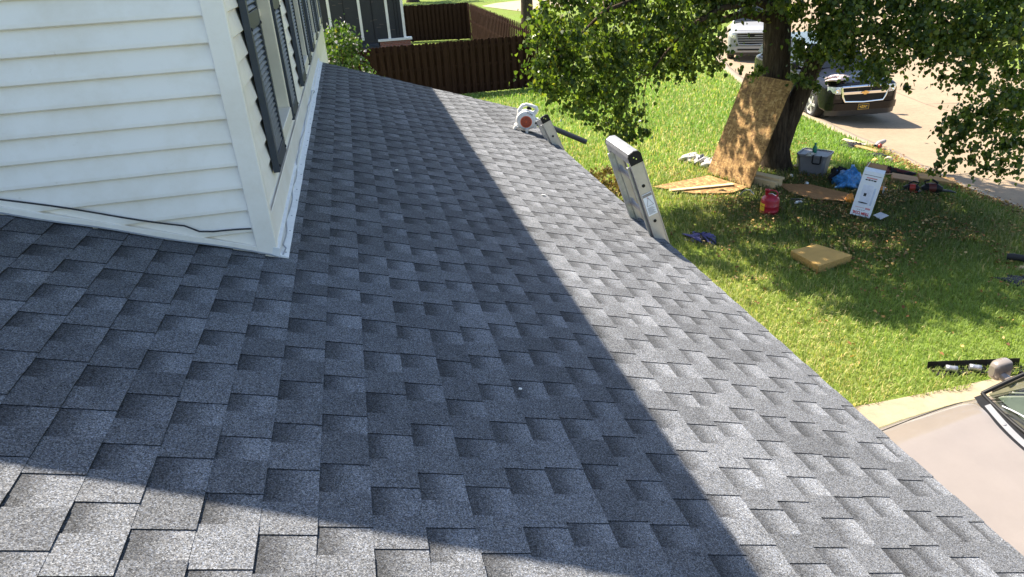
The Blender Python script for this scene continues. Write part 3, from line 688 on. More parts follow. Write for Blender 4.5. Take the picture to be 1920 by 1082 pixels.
def front_details(t, k, chrome_bars, name_emblem, pick=False):
    # grille: black mesh + chrome frame
    g=MB(); g.box((-.05,-.60,.60*k),(.012,.60,1.00*k)); g.build('grille',M_['black'],t,.01)
    def bar(pts, r, nm, m): b=MB(); b.tube(pts,r,8); return b.build(nm,m,t)
    b=MB()
    fr=[(.018,-.66,1.015*k),(.022,0,1.025*k),(.018,.66,1.015*k),(.016,.60,.76*k),(.018,.53,.625*k),(.022,0,.60*k),(.018,-.53,.625*k),(.016,-.60,.76*k),(.018,-.66,1.015*k)]
    b.tube(fr,.034,8)
    if pick:
        for z in (.93,.86,.78,.70): b.box((.005,-.60,z*k-.016),(.03,.60,z*k+.016))
    else:
        b.box((.01,-.64,.855*k-.038),(.034,.64,.855*k+.038))
    go=b.build('grille_frame',M_['silver_paint'] if pick else M_['chrome'],t,.006)
    # bow-tie badge
    e=MB(); p=[(-.125,-.005),(-.085,.042),(-.04,.026),(-.04,.052),(.04,.052),(.055,.026),(.125,.026),(.09,-.03),(.04,-.026),(.04,-.052),(-.04,-.052),(-.055,-.026)]
    e.prism([(y,z) for y,z in p],.016,M=frame((.034,0,(.855 if not pick else .93)*k),(0,1,0),(0,0,1))); e.build('emblem',M_['gold'] if not pick else M_['black'],go,.004)
    for s in (-1,1):
        h=MB()
        def lamp(u,v):
            y=.665+.31*u; x=.012-.012*u-.20*max(0,u-.45)**1.4*2.0; z=(.835+.02*u+(.20-.02*u)*v)*k; return (x+.012*math.sin(v*PI),s*y,z)
        grid(lamp,10,6,h,flip=(s<0)); ho=h.build('headlight',M_['lens'],t)
        if not pick:
            h=MB()
            def lamp2(u,v):
                y=.665+.29*u; x=.008-.012*u-.20*max(0,u-.45)**1.4*2.0; z=(.70+.02*u+.11*v)*k; return (x,s*y,z)
            grid(lamp2,10,4,h,flip=(s<0)); h.build('marker_lamp',M_['dglass'],t)
        h=MB(); h.lathe([(.055,0),(.06,.02),(.04,.02),(.0,.005)],16,M=frame((.012,s*.78,.93*k),(0,1,0),(0,0,1))); h.build('lamp_bowl',M_['chrome'],ho)
front_details(suv,1.0,1,'gold')
bm=MB()
def bump(u,v):
    y=(v*2-1); x=.055-.02*y*y-.16*max(0,abs(y)-.72)**1.5*6; z=.585-.19*u; return (x-.01*u,y*1.0,z)
grid(bump,6,30,bm,flip=False); bm.build('bumper',M_['black_paint'],suv)
bm=MB()
def bump2(u,v):
    y=(v*2-1); x=.035-.02*y*y-.16*max(0,abs(y)-.72)**1.5*6; z=.395-.15*u; return (x-.03*u,y*.98,z)
grid(bump2,5,30,bm,flip=False); bm.build('lower_valance',M_['dgrey'],suv)
p=MB(); p.box((.05,-.155,.40),(.066,.155,.56)); po=p.build('license_plate',M_['plate'],suv,.004)
p=MB()
for y0,y1,z0,z1 in ((-.15,.15,.548,.556),(-.15,.15,.404,.412),(-.152,-.144,.404,.556),(.144,.152,.404,.556)): p.box((.066,y0,z0),(.068,y1,z1))
for y,zz,wd,hh in ((-.085,.485,.05,.018),(-.03,.50,.05,.028),(.03,.49,.06,.022),(.085,.497,.04,.016),(-.03,.455,.12,.012),(.06,.46,.05,.012)): p.lathe([(wd/2,0),(wd/2,.002)],10,M=frame((.066,y,zz),(0,1,0),(0,0,1))@Matrix.Diagonal((1,hh/wd*1.6,1,1)))
p.build('plate_print',M_['plateink'],po)
for x in (-.98,-4.1):
    for s in (-1,1): wheel(suv,x,s*1.005,.40,s,.26,5)
for s in (-1,1):
    r=MB(); r.tube([(-1.55,s*1.07,.40),(-3.5,s*1.07,.40)],.045,10); r.build('running_board',M_['alud'],suv)
    r=MB(); r.tube([(-1.95,s*.97,1.25),(-1.95,s*1.08,1.28)],.04,8); r.loft([[(-1.85-d,s*1.16+a*wy,1.33+b*wz) for a,b in ((-1,-1),(1,-1),(1,1),(-1,1))] for d,wy,wz in ((0,.07,.07),(.05,.11,.11),(.13,.11,.11))],smooth=False); r.build('mirror',M_['black_paint'],suv,.03)
    r=MB(); r.tube([(-2.5,s*.70,1.90),(-5.0,s*.72,1.90)],.02,6); r.build('roof_rail',M_['black'],suv)
truck,TS,ttz,twr=big_vehicle('pickup_truck','silver pickup truck parked by the kerb far behind the tree trunk','truck',(17.2,25.5,gf(17.5,27)+.012),R(-122),M_['silver_paint'],1.17,True)
front_details(truck,1.17,3,'dark',True)
bm=MB()
def bump(u,v):
    y=(v*2-1); x=.09-.03*y*y-.16*max(0,abs(y)-.72)**1.5*6; z=.66-.25*u; return (x-.01*u,y*1.02,z)
grid(bump,6,30,bm); bm.build('bumper',M_['silver_paint'],truck)
bm=MB(); bm.box((.09,-.55,.49),(.10,.55,.56)); bm.build('air_intake',M_['black'],truck,.01)
bm=MB()
def bump2(u,v):
    y=(v*2-1); x=.04-.03*y*y-.16*max(0,abs(y)-.72)**1.5*6; z=.41-.12*u; return (x-.03*u,y*.98,z)
grid(bump2,5,30,bm); bm.build('lower_valance',M_['dgrey'],truck)
for x in (-.98,-4.1):
    for s in (-1,1): wheel(truck,x,s*1.005,.42,s,.28,6)

# crumpled cloth helper: a displaced blob flattened on a support
def crumple(name, label, cat, loc, size, m, seed=1, rot=0, lump=.35, mats2=None, n=26, tilt=(0,0)):
    r=np.random.default_rng(seed); ph=r.uniform(0,6,(10,)); fr=r.uniform(1.5,6,(10,2))
    def fn(u,v):
        a=u*2*PI; b=(v-.5)*PI
        d=1+lump*sum(math.sin(fr[k,0]*math.cos(a)*2+fr[k,1]*v*4+ph[k]+math.sin(a)*fr[k,1])*.22 for k in range(10))
        x,y,z=math.cos(a)*math.cos(b)*d,math.sin(a)*math.cos(b)*d,math.sin(b)*(d*.8+.2)
        return (x*size[0]/2,y*size[1]/2,max(0,z+.35)*size[2]/1.35)
    mb=MB(); grid(fn,n,n//2,mb)
    o=mb.build(name,[m]+(mats2 or [])); o.location=loc; o.rotation_euler=(tilt[0],tilt[1],rot)
    if mats2:
        for p in o.data.polygons:
            if r.random()<.0: pass
        k=len(o.data.polygons)
        for i,p in enumerate(o.data.polygons): p.material_index=1 if (math.sin(i*.37+seed)+math.sin(i*.083+seed*2))>.55 else 0
    tag(o,label,cat); return o
hc=Matrix.Translation(suv.location)@Matrix.Rotation(R(-99),4,'Z')@Vector((-.36,-.66,stz(-.36,.62)+.012))
crumple('rag','crumpled pale pink cloth lying on the hood of the black SUV','cloth',hc,(.62,.42,.13),M_['pinkcloth'],4,.4,.55)

# ------------------------------------------------------------------ fences
def fence_run(name, label, p0, p1, h, board=.14, gap=.1125, toward=(0,-1,0), board_on_board=True, off=.026):
    """boards on both sides of three rails, dog-eared round tops"""
    p0=Vector((*p0,G)); p1=Vector((*p1,G)); d=(p1-p0); L=d.length; d.normalize(); nrm=Vector(toward); nrm=(nrm-d*nrm.dot(d)).normalized()
    t=thing(name,label,'fence',tuple(p0))
    M=frame((0,0,0),d,Vector((0,0,1)))   # local x along, y up, z = d x up
    zs=1 if (d.cross(Vector((0,0,1)))).dot(nrm)>0 else -1
    for z in (.28,.92,h-.22): rails=MB(); rails.box((0,z-.045,-.02),(L,z+.045,.02),M=M); rails.build('rail',M_['fence'],t)
    mb=MB(); r=random.Random(len(name)+int(L*10)); x=0; i=0; sides=([zs] if not board_on_board else [zs,-zs])
    for s in sides:
        x=0 if s==zs else gap
        step=gap*2 if board_on_board else gap; i=0; x_0=x
        while x<L-board*.5:
            hh=h+r.uniform(-.018,.018); w2=board; lean=r.uniform(-.006,.006)
            pts=[(x+lean,.03),(x+w2+lean,.03),(x+w2,hh-.075),(x+w2*.93,hh-.035),(x+w2*.78,hh-.012),(x+w2*.6,hh),(x+w2*.4,hh),(x+w2*.22,hh-.012),(x+w2*.07,hh-.035),(x,hh-.075)]
            z0=off*s if s>0 else -off-.018
            mb.prism(pts,.018,M=M@Matrix.Translation((0,0,z0))); i+=1; x=x_0+i*step+r.uniform(-.006,.006)
    mb.build('picket',M_['fence'],t)
    x=.0
    while x<L+.1:
        ps=MB(); ps.box((x-.05,0,-.0195),(x+.05,h-.1,.0195),M=M); ps.build('post',M_['fence'],t); x+=2.44
    return t
fence_run('wood_fence','dark brown picket fence with rounded tops crossing the yard beyond the porch roof',(-1.5,20.15),(6.45,20.15),1.70)
fence_run('wood_fence','shaded dark picket fence at the far back of the yard',(1.2,36.6),(6.5,35.0),1.80)
fence_run('wood_fence','sunlit reddish picket fence running back along the side of the yard',(6.5,34.9),(6.5,20.3),1.78,.15,.16,(-1,0,0),True,.05)

# ------------------------------------------------------------------ neighbour's screened porch
sr=thing('screened_porch','dark screened porch with white posts on a brick knee wall behind the fence','porch',(0,23.2,G))
SY=0.0
b=MB(); b.box((1.40,0,0),(2.48,.22,1.52)); b.build('knee_wall',M_['brick'],sr)
b=MB(); b.box((1.34,-.05,1.52),(2.54,.26,1.60)); b.build('sill',M_['trim'],sr,.008)
for x,z0 in ((-.20,1.3),(.83,1.60),(1.76,1.60),(2.30,1.60),(-1.4,1.3)):
    b=MB(); b.box((x-.045,.03,z0),(x+.045,.13,4.0)); b.build('post',M_['trim'],sr,.005)
b=MB(); b.box((-3,.0,0),(1.36,.1,1.40)); b.box((-3,-.02,1.40),(1.36,.12,1.47)); b.build('base_panel',M_['shutter'],sr)
b=MB(); b.box((-3,.06,1.47),(2.34,.075,4.0)); b.box((2.33,.14,1.6),(2.345,4.0,4.0)); b.build('screen',M_['screen'],sr)
for x in (.3,1.25,2.02,2.12): b=MB(); b.box((x-.01,.045,1.62),(x+.01,.058,4.0)); b.build('screen_bar',M_['black'],sr)
b=MB(); b.box((-3.4,-.4,4.0),(2.9,5,4.15)); b.build('roof',M_['roofw'],sr)
b=MB(); b.box((-3.1,.3,0),(2.3,4.4,1.3)); b.box((-3.1,2.6,1.3),(1.9,4.4,3.9)); b.build('wall',M_['darkbrick'],sr)
r=random.Random(3); b=MB()
for k in range(26):
    x=r.uniform(-.1,2.2); z=r.uniform(1.7,3.5); b.box((x-.06-.04*r.random(),.052,z),(x+.06,.0585,z+.018))
b.build('brick_strip',mat('dull_brick_face',(.10,.075,.065),.8),sr)  # small brick-toned strips scattered over the dark screen

# ------------------------------------------------------------------ foliage
LEAF_V=np.array([(0,0,0),(-.46,.16,.10),(-.40,.58,.07),(0,1.05,-.04),(.40,.58,.07),(.46,.16,.10)],np.float32); LEAF_Q=np.array([(0,3,2,1),(0,5,4,3)])
def leaves(name, P, size, colf, m, parent, down=1.0, rs=None, tmpl=LEAF_V):
    rs=rs or rng; n=len(P)
    tip=rs.normal(0,.55,(n,3)); tip[:,2]-=down; tip/=np.linalg.norm(tip,axis=1)[:,None]
    q=rs.normal(0,1,(n,3)); q[:,2]*=.5; x=np.cross(tip,q); x/=np.linalg.norm(x,axis=1)[:,None]; z=np.cross(x,tip)
    s=(size*rs.uniform(.55,1.35,n))[:,None,None]
    T=tmpl[None]*s; V=P[:,None]+T[:,:,0:1]*x[:,None]+T[:,:,1:2]*tip[:,None]+T[:,:,2:3]*z[:,None]
    Q=(np.arange(n)*len(tmpl))[:,None,None]+LEAF_Q[None]
    C=np.repeat(colf(n,P),len(tmpl),axis=0)
    return np_mesh(name,V.reshape(-1,3),quads=Q.reshape(-1,4),col=C,mats=[m],parent=parent)
def leafcol(a=(.036,.066,.015), b=(.17,.21,.045), yel=.05, p=1.6, rs=None):
    rs=rs or rng
    def f(n,P):
        t=(rs.random(n)**p)[:,None]; c=np.array(a)*(1-t)+np.array(b)*t
        y=rs.random(n)<yel; c[y]=np.array((.20,.19,.035))*rs.uniform(.6,1.2,(y.sum(),1))
        return np.concatenate((c,np.ones((n,1))),1)
    return f
NC2=40
CL=np.array([(4.28,8.2,-1.43,0.2),(4.39,8.1,-1.61,0.18),(4.61,8.3,-1.58,0.22),(4.76,8.2,-1.48,0.22),(4.59,8.0,-1.65,0.2),(4.84,8.1,-1.74,0.2),(5.06,8.2,-1.84,0.17),(4.69,8.0,-1.82,0.15),(5.2,8.3,-1.78,0.17),(4.96,8.2,-1.59,0.22),(3.79,8.1,-1.19,0.2),(3.53,8.0,-1.02,0.18),(4.03,8.3,-1.29,0.2),(3.33,8.0,-0.5,0.22),(3.44,8.1,-0.73,0.22),(5.23,8.4,-1.52,0.22),(3.28,8.1,-0.18,0.22),(3.27,8.1,0.14,0.22),(5.69,8.6,-0.96,0.2),(6.4,8.8,-1.05,0.18),(6.04,8.7,-1.0,0.16),(7.39,8.9,-1.01,0.12),(9.96,6.6,-1.98,0.2),(10.13,6.5,-1.98,0.25),(10.5,6.5,-2.2,0.25),(10.65,6.4,-2.33,0.25),(10.16,6.7,-1.8,0.22),(11.01,6.4,-2.46,0.25),(11.35,6.4,-2.54,0.25),(10.4,6.7,-1.73,0.25),(10.63,6.5,-1.94,0.3),(11.12,6.4,-2.15,0.3),(10.64,6.7,-1.67,0.3),(11.23,6.6,-1.84,0.3),(9.95,6.5,-2.27,0.15),(9.87,6.5,-2.59,0.12),(9.71,6.5,-2.55,0.1),(10.02,6.4,-2.5,0.14),(10.52,6.4,-2.59,0.16),(10.98,6.4,-2.71,0.14)]+
[(3.56,7.84,0.61,0.28),(4.95,8.48,0.49,0.36),(5.46,8.29,0.51,0.25),(6.34,8.99,0.37,0.38),(6.4,8.66,0.4,0.39),(3.41,7.87,0.36,0.26),(3.66,7.78,0.52,0.31),(3.87,7.62,0.5,0.38),(4.46,8.87,0.23,0.3),(4.68,8.58,0.32,0.34),(5.16,9.06,0.25,0.32),(5.05,8.13,0.29,0.29),(5.67,8.65,0.25,0.25),(5.51,7.94,0.29,0.34),(6.27,8.86,0.3,0.32),(6.67,9.04,0.2,0.36),(6.8,9.02,0.25,0.39),(7.15,8.98,0.15,0.3),(7.34,8.73,0.18,0.34),(8.01,9.35,0.09,0.25),(3.61,8.73,0.16,0.27),(3.79,8.71,0.05,0.39),(4.2,8.86,0.0,0.28),(4.46,8.56,0.03,0.32),(4.43,7.99,0.17,0.26),(5.1,8.88,0.07,0.25),(5.57,9.11,-0.06,0.38),(5.34,7.9,0.07,0.36),(5.86,8.83,0.02,0.33),(6.23,8.83,-0.14,0.3),(6.42,8.7,-0.13,0.36),(6.81,8.84,-0.02,0.37),(3.45,8.13,-0.01,0.35),(3.71,8.14,-0.09,0.28),(3.86,7.66,-0.06,0.31),(4.51,8.93,-0.27,0.3),(4.6,8.07,-0.17,0.32),(4.92,8.65,-0.26,0.38),(5.44,8.84,-0.29,0.33),(5.15,7.85,-0.15,0.27),(5.67,8.06,-0.11,0.26),(5.96,8.03,-0.15,0.37),(6.54,8.96,-0.42,0.37),(3.78,8.46,-0.29,0.39),(3.95,8.13,-0.36,0.37),(4.21,7.93,-0.27,0.25),(4.46,7.92,-0.31,0.3),(4.7,7.93,-0.41,0.39),(5.22,8.45,-0.48,0.37),(5.63,8.55,-0.51,0.35),(6.12,8.96,-0.56,0.39),(6.01,8.31,-0.45,0.35),(6.85,9.24,-0.78,0.28),(6.56,8.35,-0.5,0.35),(3.53,8.45,-0.54,0.35),(3.81,8.41,-0.53,0.34),(4.02,8.46,-0.7,0.27),(4.35,8.1,-0.52,0.35),(4.72,8.59,-0.7,0.32),(4.66,7.83,-0.52,0.35),(5.45,8.85,-0.8,0.3),(5.73,9.07,-0.82,0.25),(6.06,9.0,-0.8,0.3),(6.2,8.73,-0.81,0.36),(3.5,8.24,-0.79,0.39),(3.94,8.63,-0.82,0.34),(3.81,7.87,-0.74,0.26),(4.25,8.07,-0.93,0.38),(4.85,8.89,-0.94,0.34),(5.18,8.8,-1.08,0.3),(3.73,8.5,-1.03,0.29),(4.28,8.88,-1.23,0.29),(4.41,8.75,-1.18,0.34),(4.68,8.63,-1.15,0.39),(4.71,7.79,-0.99,0.26),(4.7,7.94,-1.28,0.34),(8.03,9.19,0.31,0.24),(7.52,8.06,0.32,0.28),(8.24,7.74,0.29,0.37),(8.98,8.34,0.2,0.33),(9.87,8.19,0.19,0.25),(9.61,7.27,0.3,0.26),(9.61,7.05,0.22,0.26),(9.69,6.48,0.26,0.27),(11.2,7.53,0.1,0.28),(10.6,6.76,0.18,0.34),(11.37,6.89,0.17,0.32),(7.82,8.48,0.11,0.29),(8.62,9.18,-0.01,0.37),(8.31,8.01,0.03,0.38),(8.61,8.23,0.15,0.35),(8.64,7.77,0.06,0.38),(9.14,7.97,0.05,0.37),(9.34,7.63,0.05,0.33),(9.86,8.16,0.01,0.35),(9.55,7.37,-0.02,0.38),(9.97,7.42,0.08,0.37),(10.42,7.5,-0.09,0.29),(10.16,6.93,0.04,0.29),(10.67,7.01,-0.08,0.26),(10.81,6.96,0.02,0.26),(10.48,6.36,0.09,0.24),(11.12,6.52,-0.08,0.35),(8.13,8.51,-0.08,0.3),(8.4,8.07,-0.25,0.3),(8.44,7.78,-0.24,0.3),(8.38,7.44,-0.16,0.37),(8.72,7.33,-0.16,0.27),(9.44,7.83,-0.31,0.28),(9.72,7.61,-0.27,0.27),(9.35,6.99,-0.24,0.32),(10.36,7.7,-0.26,0.37),(9.89,6.74,-0.23,0.25),(9.97,6.63,-0.14,0.37),(11.17,7.55,-0.41,0.26),(10.4,6.31,-0.16,0.27),(10.71,6.51,-0.22,0.36),(8.26,8.49,-0.6,0.27),(8.79,8.65,-0.5,0.32),(9.04,8.74,-0.57,0.31),(8.96,7.98,-0.57,0.31),(8.92,7.49,-0.51,0.25),(9.26,7.47,-0.47,0.37),(10.31,8.27,-0.63,0.36),(9.3,6.77,-0.35,0.34),(10.08,7.28,-0.47,0.32),(10.33,7.31,-0.57,0.3),(10.18,6.84,-0.48,0.34),(10.19,6.52,-0.41,0.3),(10.19,6.13,-0.32,0.31),(10.49,6.19,-0.43,0.25),(11.81,6.99,-0.7,0.31),(8.55,8.73,-0.83,0.3),(8.67,8.37,-0.74,0.32),(8.44,7.75,-0.6,0.33),(9.01,8.1,-0.85,0.38),(9.21,7.7,-0.81,0.25),(10.01,8.35,-0.96,0.27),(9.97,8.0,-0.96,0.31),(10.02,7.52,-0.72,0.34),(9.68,6.82,-0.62,0.33),(9.73,6.46,-0.58,0.25),(10.53,6.96,-0.75,0.38),(11.03,7.18,-0.79,0.24),(10.44,6.33,-0.73,0.24),(11.82,7.28,-0.88,0.25),(11.81,6.87,-0.84,0.3),(9.79,8.51,-1.14,0.3),(8.91,7.13,-0.93,0.34),(10.02,6.52,-0.97,0.38),(10.35,6.53,-1.07,0.25),(11.46,7.11,-1.15,0.31),(11.46,6.85,-1.02,0.31),(11.55,7.47,-1.55,0.27),(11.51,7.02,-1.49,0.38),(11.87,7.22,-1.55,0.26),(11.2,6.18,-1.35,0.36),(10.61,6.96,-1.71,0.29),(10.67,6.54,-1.57,0.26),(11.73,7.28,-1.67,0.29),(10.73,6.12,-1.43,0.29),(11.31,6.24,-1.53,0.28),(10.19,6.44,-1.81,0.31),(11.44,7.14,-1.96,0.35),(11.63,7.03,-2.09,0.24),(12.17,7.31,-2.15,0.27),(12.22,6.95,-1.98,0.3),(11.06,6.47,-2.16,0.33),(10.85,5.89,-2.02,0.3),(12.21,6.88,-2.25,0.29),(5.01,8.2,-1.88,0.15),(4.82,8.2,-1.92,0.14),(5.32,8.3,-1.82,0.14),(4.67,8.2,-1.79,0.16),(4.09,8.2,-1.33,0.16),(3.3,8.1,-0.8,0.14),(7.01,9.0,-0.92,0.16),(6.85,9.0,-0.97,0.13),(7.61,8.8,-1.11,0.14),(7.74,8.8,-1.02,0.15),(10.22,7.2,-1.14,0.15),(9.78,7.5,-1.33,0.13),(9.43,7.6,-1.27,0.14),(8.98,7.6,-1.09,0.14),(9.83,6.6,-1.88,0.14),(10.05,6.6,-2.13,0.15),(9.84,6.5,-2.44,0.13),(10.15,6.5,-2.43,0.14),(10.47,6.5,-2.45,0.15),(10.83,6.5,-2.6,0.15),(11.18,6.5,-2.69,0.15),(11.47,6.5,-2.77,0.12),(10.09,6.7,-1.75,0.18),(10.3,6.6,-2.29,0.13),(8.4,8.4,-1.26,0.2),(8.64,8.4,-1.37,0.16),(8.24,8.5,-1.16,0.2)])
tree=thing('shade_tree','big leafy tree with low drooping branches, plywood sheet leaning on its trunk','tree',(8.58,9.3,G))
T0=Vector((8.58,9.3,G))
tb=MB()
def rel(pts): return [tuple(Vector(p)-T0) for p in pts]
tb.tube(rel([(8.60,9.3,G-.1),(8.58,9.3,G+.08),(8.545,9.3,-2.8),(8.47,9.3,-2.2),(8.37,9.3,-1.3),(8.29,9.3,-.5),(8.22,9.32,.3),(8.1,9.4,1.4),(7.8,9.6,3.0),(7.3,9.8,4.4)]),[.37,.31,.275,.262,.258,.25,.235,.20,.14,.06],16)
tb.tube(rel([(8.55,9.28,-2.95),(8.68,9.24,-2.3),(8.84,9.18,-1.75),(9.02,9.1,-1.1),(9.35,8.9,-.35),(9.9,8.6,.5),(10.6,8.3,1.2)]),[.22,.2,.185,.17,.14,.10,.05],12)
tb.build('trunk',M_['bark'],tree)
LIMB=[[(8.25,9.3,-.1),(7.6,9.0,.1),(6.8,8.7,.05),(6.0,8.4,-.2),(5.3,8.3,-.9)],[(8.27,9.3,-.3),(7.5,9.2,-.12),(6.6,9.2,-.3),(5.6,9.0,-.4),(4.6,8.6,-.3)],[(8.2,9.3,.4),(7.3,8.9,.6),(5.8,8.5,.5),(4.5,8.2,.2),(3.9,8.0,-.2)],
 [(9.2,9.0,-.6),(9.6,8.4,-.5),(10.0,7.9,-.7),(10.3,7.4,-1.0)],[(9.6,8.75,.1),(10.1,8.0,.1),(10.3,7.3,-.4)],[(9.9,8.6,.5),(10.8,7.8,.4),(11.2,7.3,-.3)],
 [(8.1,9.4,1.3),(6.6,9.6,2.0),(5.0,9.8,2.6)],[(8.15,9.35,.9),(8.6,10.6,1.8),(9,11.5,2.6)],[(8.2,9.3,.2),(8.1,8.3,.6),(7.8,7.6,.5)],[(7.9,9.5,2.4),(9.2,8.6,3.4),(10.4,7.9,4.0)]]
for Lm in LIMB:
    b=MB(); n=len(Lm); b.tube(rel(Lm),[.085*(1-i/(n-1))+.012 for i in range(n)],7); b.build('branch',M_['bark'],tree)
# twigs reaching into the leaf clumps
LP=[Vector(p) for L_ in LIMB for p in L_]
r=random.Random(2)
for c in CL[NC2::2]:
    c3=Vector(c[:3]); q=min(LP,key=lambda p:(p-c3).length+(.8 if p.z<c3.z-.2 else 0))
    if (q-c3).length<1.0:
        mid=q.lerp(c3,.5)+Vector((r.uniform(-.12,.12),r.uniform(-.12,.12),.14)); tw=MB(); tw.tube(rel([q,mid,c3,c3+Vector((r.uniform(-.1,.1),r.uniform(-.1,.1),-c[3]*.7))]),[.010,.007,.005,.002],5); tw.build('twig',M_['bark'],tree)
def clump_points(cl, dens, rs):
    out=[]
    for x,y,z,rad in cl:
        n=max(6,int(dens*rad*rad)); d=rs.normal(0,1,(n,3)); d/=np.linalg.norm(d,axis=1)[:,None]
        rr=rad*np.abs(rs.normal(0,.62,n)); p=d*rr[:,None]*rs.uniform(.6,1.35,3)[None]; p[:,2]-=.25*rad*rs.random(n)
        out.append(p+np.array((x,y,z)))
    return np.concatenate(out)
rs=np.random.default_rng(21)
PL=np.concatenate((clump_points(CL[NC2:],2050,rs),clump_points(CL[:NC2],1150,rs)))-np.array(T0)
leaves('crown',PL,.066,leafcol(rs=rs),M_['leaf'],tree,.9,rs)
# upper crown, above the picture: throws the shade on the lawn
UC=[]
ru=random.Random(9)
while len(UC)<520:
    x,y,z=ru.uniform(-1,1),ru.uniform(-1,1),ru.uniform(-1,1)
    if x*x+y*y+z*z>1: continue
    X=7.5+5.0*x; Y=9.5+3.7*y; Z=3.0+2.5*z
    if Z<.75 or (X<5.6 and Y>9.2): continue
    h=Z-G
    if Y-.65*h<2.9 or X+.4*h<4.9+.0*ru.random(): continue
    UC.append((X,Y,Z,ru.uniform(.42,.62)))
rs=np.random.default_rng(22)
PU=clump_points(UC,260,rs)-np.array(T0)
leaves('upper_crown',PU,.125,leafcol(rs=rs),M_['leaf'],tree,.7,rs)

# background trees beyond the fence
def far_tree(name, label, x, y, r0, hgt, crown, n, seed):
    t=thing(name,label,'tree',(x,y,G)); b=MB(); b.tube([(0,0,-.1),(0,0,.3),(.05,0,hgt*.5),(.1,.05,hgt)],[r0*1.3,r0,r0*.8,r0*.4],10); b.build('trunk',M_['bark'],t)
    rs=np.random.default_rng(seed); cl=[(rs.normal(0,crown*.35),rs.normal(0,crown*.35),hgt+rs.normal(0,crown*.25),crown*.3) for _ in range(n)]
    leaves('crown',clump_points(cl,160/(crown*.3)**1*.5,rs),.2,leafcol(rs=rs),M_['leaf'],t,.6,rs)
far_tree('background_tree','dark trunk standing on the grass beyond the far back fence',6.35,67,.55,7,6,40,31)
far_tree('background_tree','grey trunk half hidden by leaves beyond the side fence',10.4,38.5,.36,7,4.5,40,32)

# flowering bush by the far corner of the house
bs=thing('flowering_bush','tall green bush with pale pink flowers beside the far house corner','bush',(.12,14.0,G))
rs=np.random.default_rng(41)
bcl=[]
for _ in range(95):
    z=rs.uniform(.3,2.95); w_=.84*(1-((z-1.25)/1.9)**2*.8) if z>1.25 else .8
    a=rs.uniform(0,6.28); q=math.sqrt(rs.random())*w_; bcl.append((q*math.cos(a),q*math.sin(a),z,.2))
leaves('foliage',clump_points(bcl,1900,rs),.062,leafcol((.035,.075,.016),(.13,.19,.045),.04,1.2,rs),M_['bush'],bs,.1,rs)
fp=clump_points([(a,b,c,.23) for a,b,c,_ in bcl if c>.9],42,rs)
leaves('blossom',fp,.06,lambda n,P: np.tile(np.array((.7,.58,.64,1)),(n,1)),M_['petal'],bs,-.3,rs)
b=MB()
for k in range(9): a=k*.7; b.tube([(0.1*math.cos(a),.1*math.sin(a),0),(.25*math.cos(a),.25*math.sin(a),1.2),(.4*math.cos(a),.4*math.sin(a),2.5)],[.025,.018,.006],5)
b.build('stem',M_['bark'],bs)

# dry shrub at the foot of the porch
ds=thing('dry_shrub','low brownish dry shrub on the lawn behind the ladder','shrub',(4.82,8.75,G))
rs=np.random.default_rng(44); dcl=[(rs.normal(0,.28),rs.normal(0,.5),rs.uniform(.05,.34),.14) for _ in range(46)]
leaves('foliage',clump_points(dcl,2300,rs),.05,leafcol((.10,.075,.025),(.30,.24,.07),.1,1.0,rs),M_['litter'],ds,-.3,rs)
b=MB(); b.tube([(0,0,-.02),(.02,.02,.15),(.05,.06,.32)],[.02,.012,.005],6); b.build('stem',M_['bark'],ds)

# ------------------------------------------------------------------ lawn items
ZG=G+.03
def osb_sheet(name,label,cat,corners,th,m,bev=.002):
    mb=MB(); n=len(corners); a=[Vector(c) for c in corners]; nn=(a[1]-a[0]).cross(a[2]-a[0]).normalized()
    if nn.z<0: a=a[::-1]; nn=-nn
    mb.add(a+[p+nn*th for p in a],[tuple(range(n))[::-1],tuple(range(n,2*n))]+[(i,(i+1)%n,n+(i+1)%n,n+i) for i in range(n)])
    o=mb.build(name,m,None,bev); tag(o,label,cat); return o
pd=Vector((.974,.227,0)); B1=Vector((7.13,9.42,G+.02)); B2=Vector((7.41,8.22,G+.02)); tp=pd*.79+Vector((0,0,1.86))
# local frame so the strand pattern follows the board
o=MB(); ex=(B2-B1).normalized(); ey=tp.normalized(); Wd=(B2-B1).length; Ln=tp.length
o.box((0,0,-.006),(Wd,Ln,.006)); o=o.build('plywood_sheet',M_['osb'],None,.002); o.matrix_world=frame(B1,ex,ey); tag(o,'strand board sheet leaning upright against the tree trunk','plywood sheet')
osb_sheet('plywood_sheet','strand board sheet lying flat on grass under a pale wooden stick','plywood sheet',[(5.74,8.93,ZG),(7.03,9.15,ZG+.01),(7.36,8.22,ZG+.01),(6.95,8.06,ZG),(6.3,8.28,ZG)],.012,M_['osb'])
mb=MB(); mb.box((0,-.045,0),(1.25,.045,.02)); o=mb.build('wood_strip',M_['cedar'],None,.003); o.location=(5.92,8.53,ZG+.024); o.rotation_euler=(0,-.008,R(-5.5)); tag(o,'pale wooden strip lying on the flat strand board sheet','wood strip')
osb_sheet('plywood_sheet','torn brown board lying flat on shaded grass between gas can and grey tote','plywood sheet',[(7.97,8.25,ZG),(8.51,7.98,ZG),(8.83,7.16,ZG+.02),(8.72,7.0,ZG+.01),(8.5,6.98,ZG),(8.25,7.12,ZG+.01),(8.05,7.3,ZG),(7.93,7.75,ZG)],.01,wood_mat('brown_board',(.30,.165,.075),.7,(6,1,1)))
ct=thing('lumber_bundle','short pale pine box end lying beside the leaning board','lumber',(7.76,8.3,G+.005),R(-62))
mb=MB(); mb.box((-.30,-.13,.02),(.28,.13,.15)); mb.build('board',M_['cedar'],ct,.004)
mb=MB(); mb.box((-.33,-.02,.151),(.30,.16,.19)); mb.build('board',M_['cedar'],ct,.004)
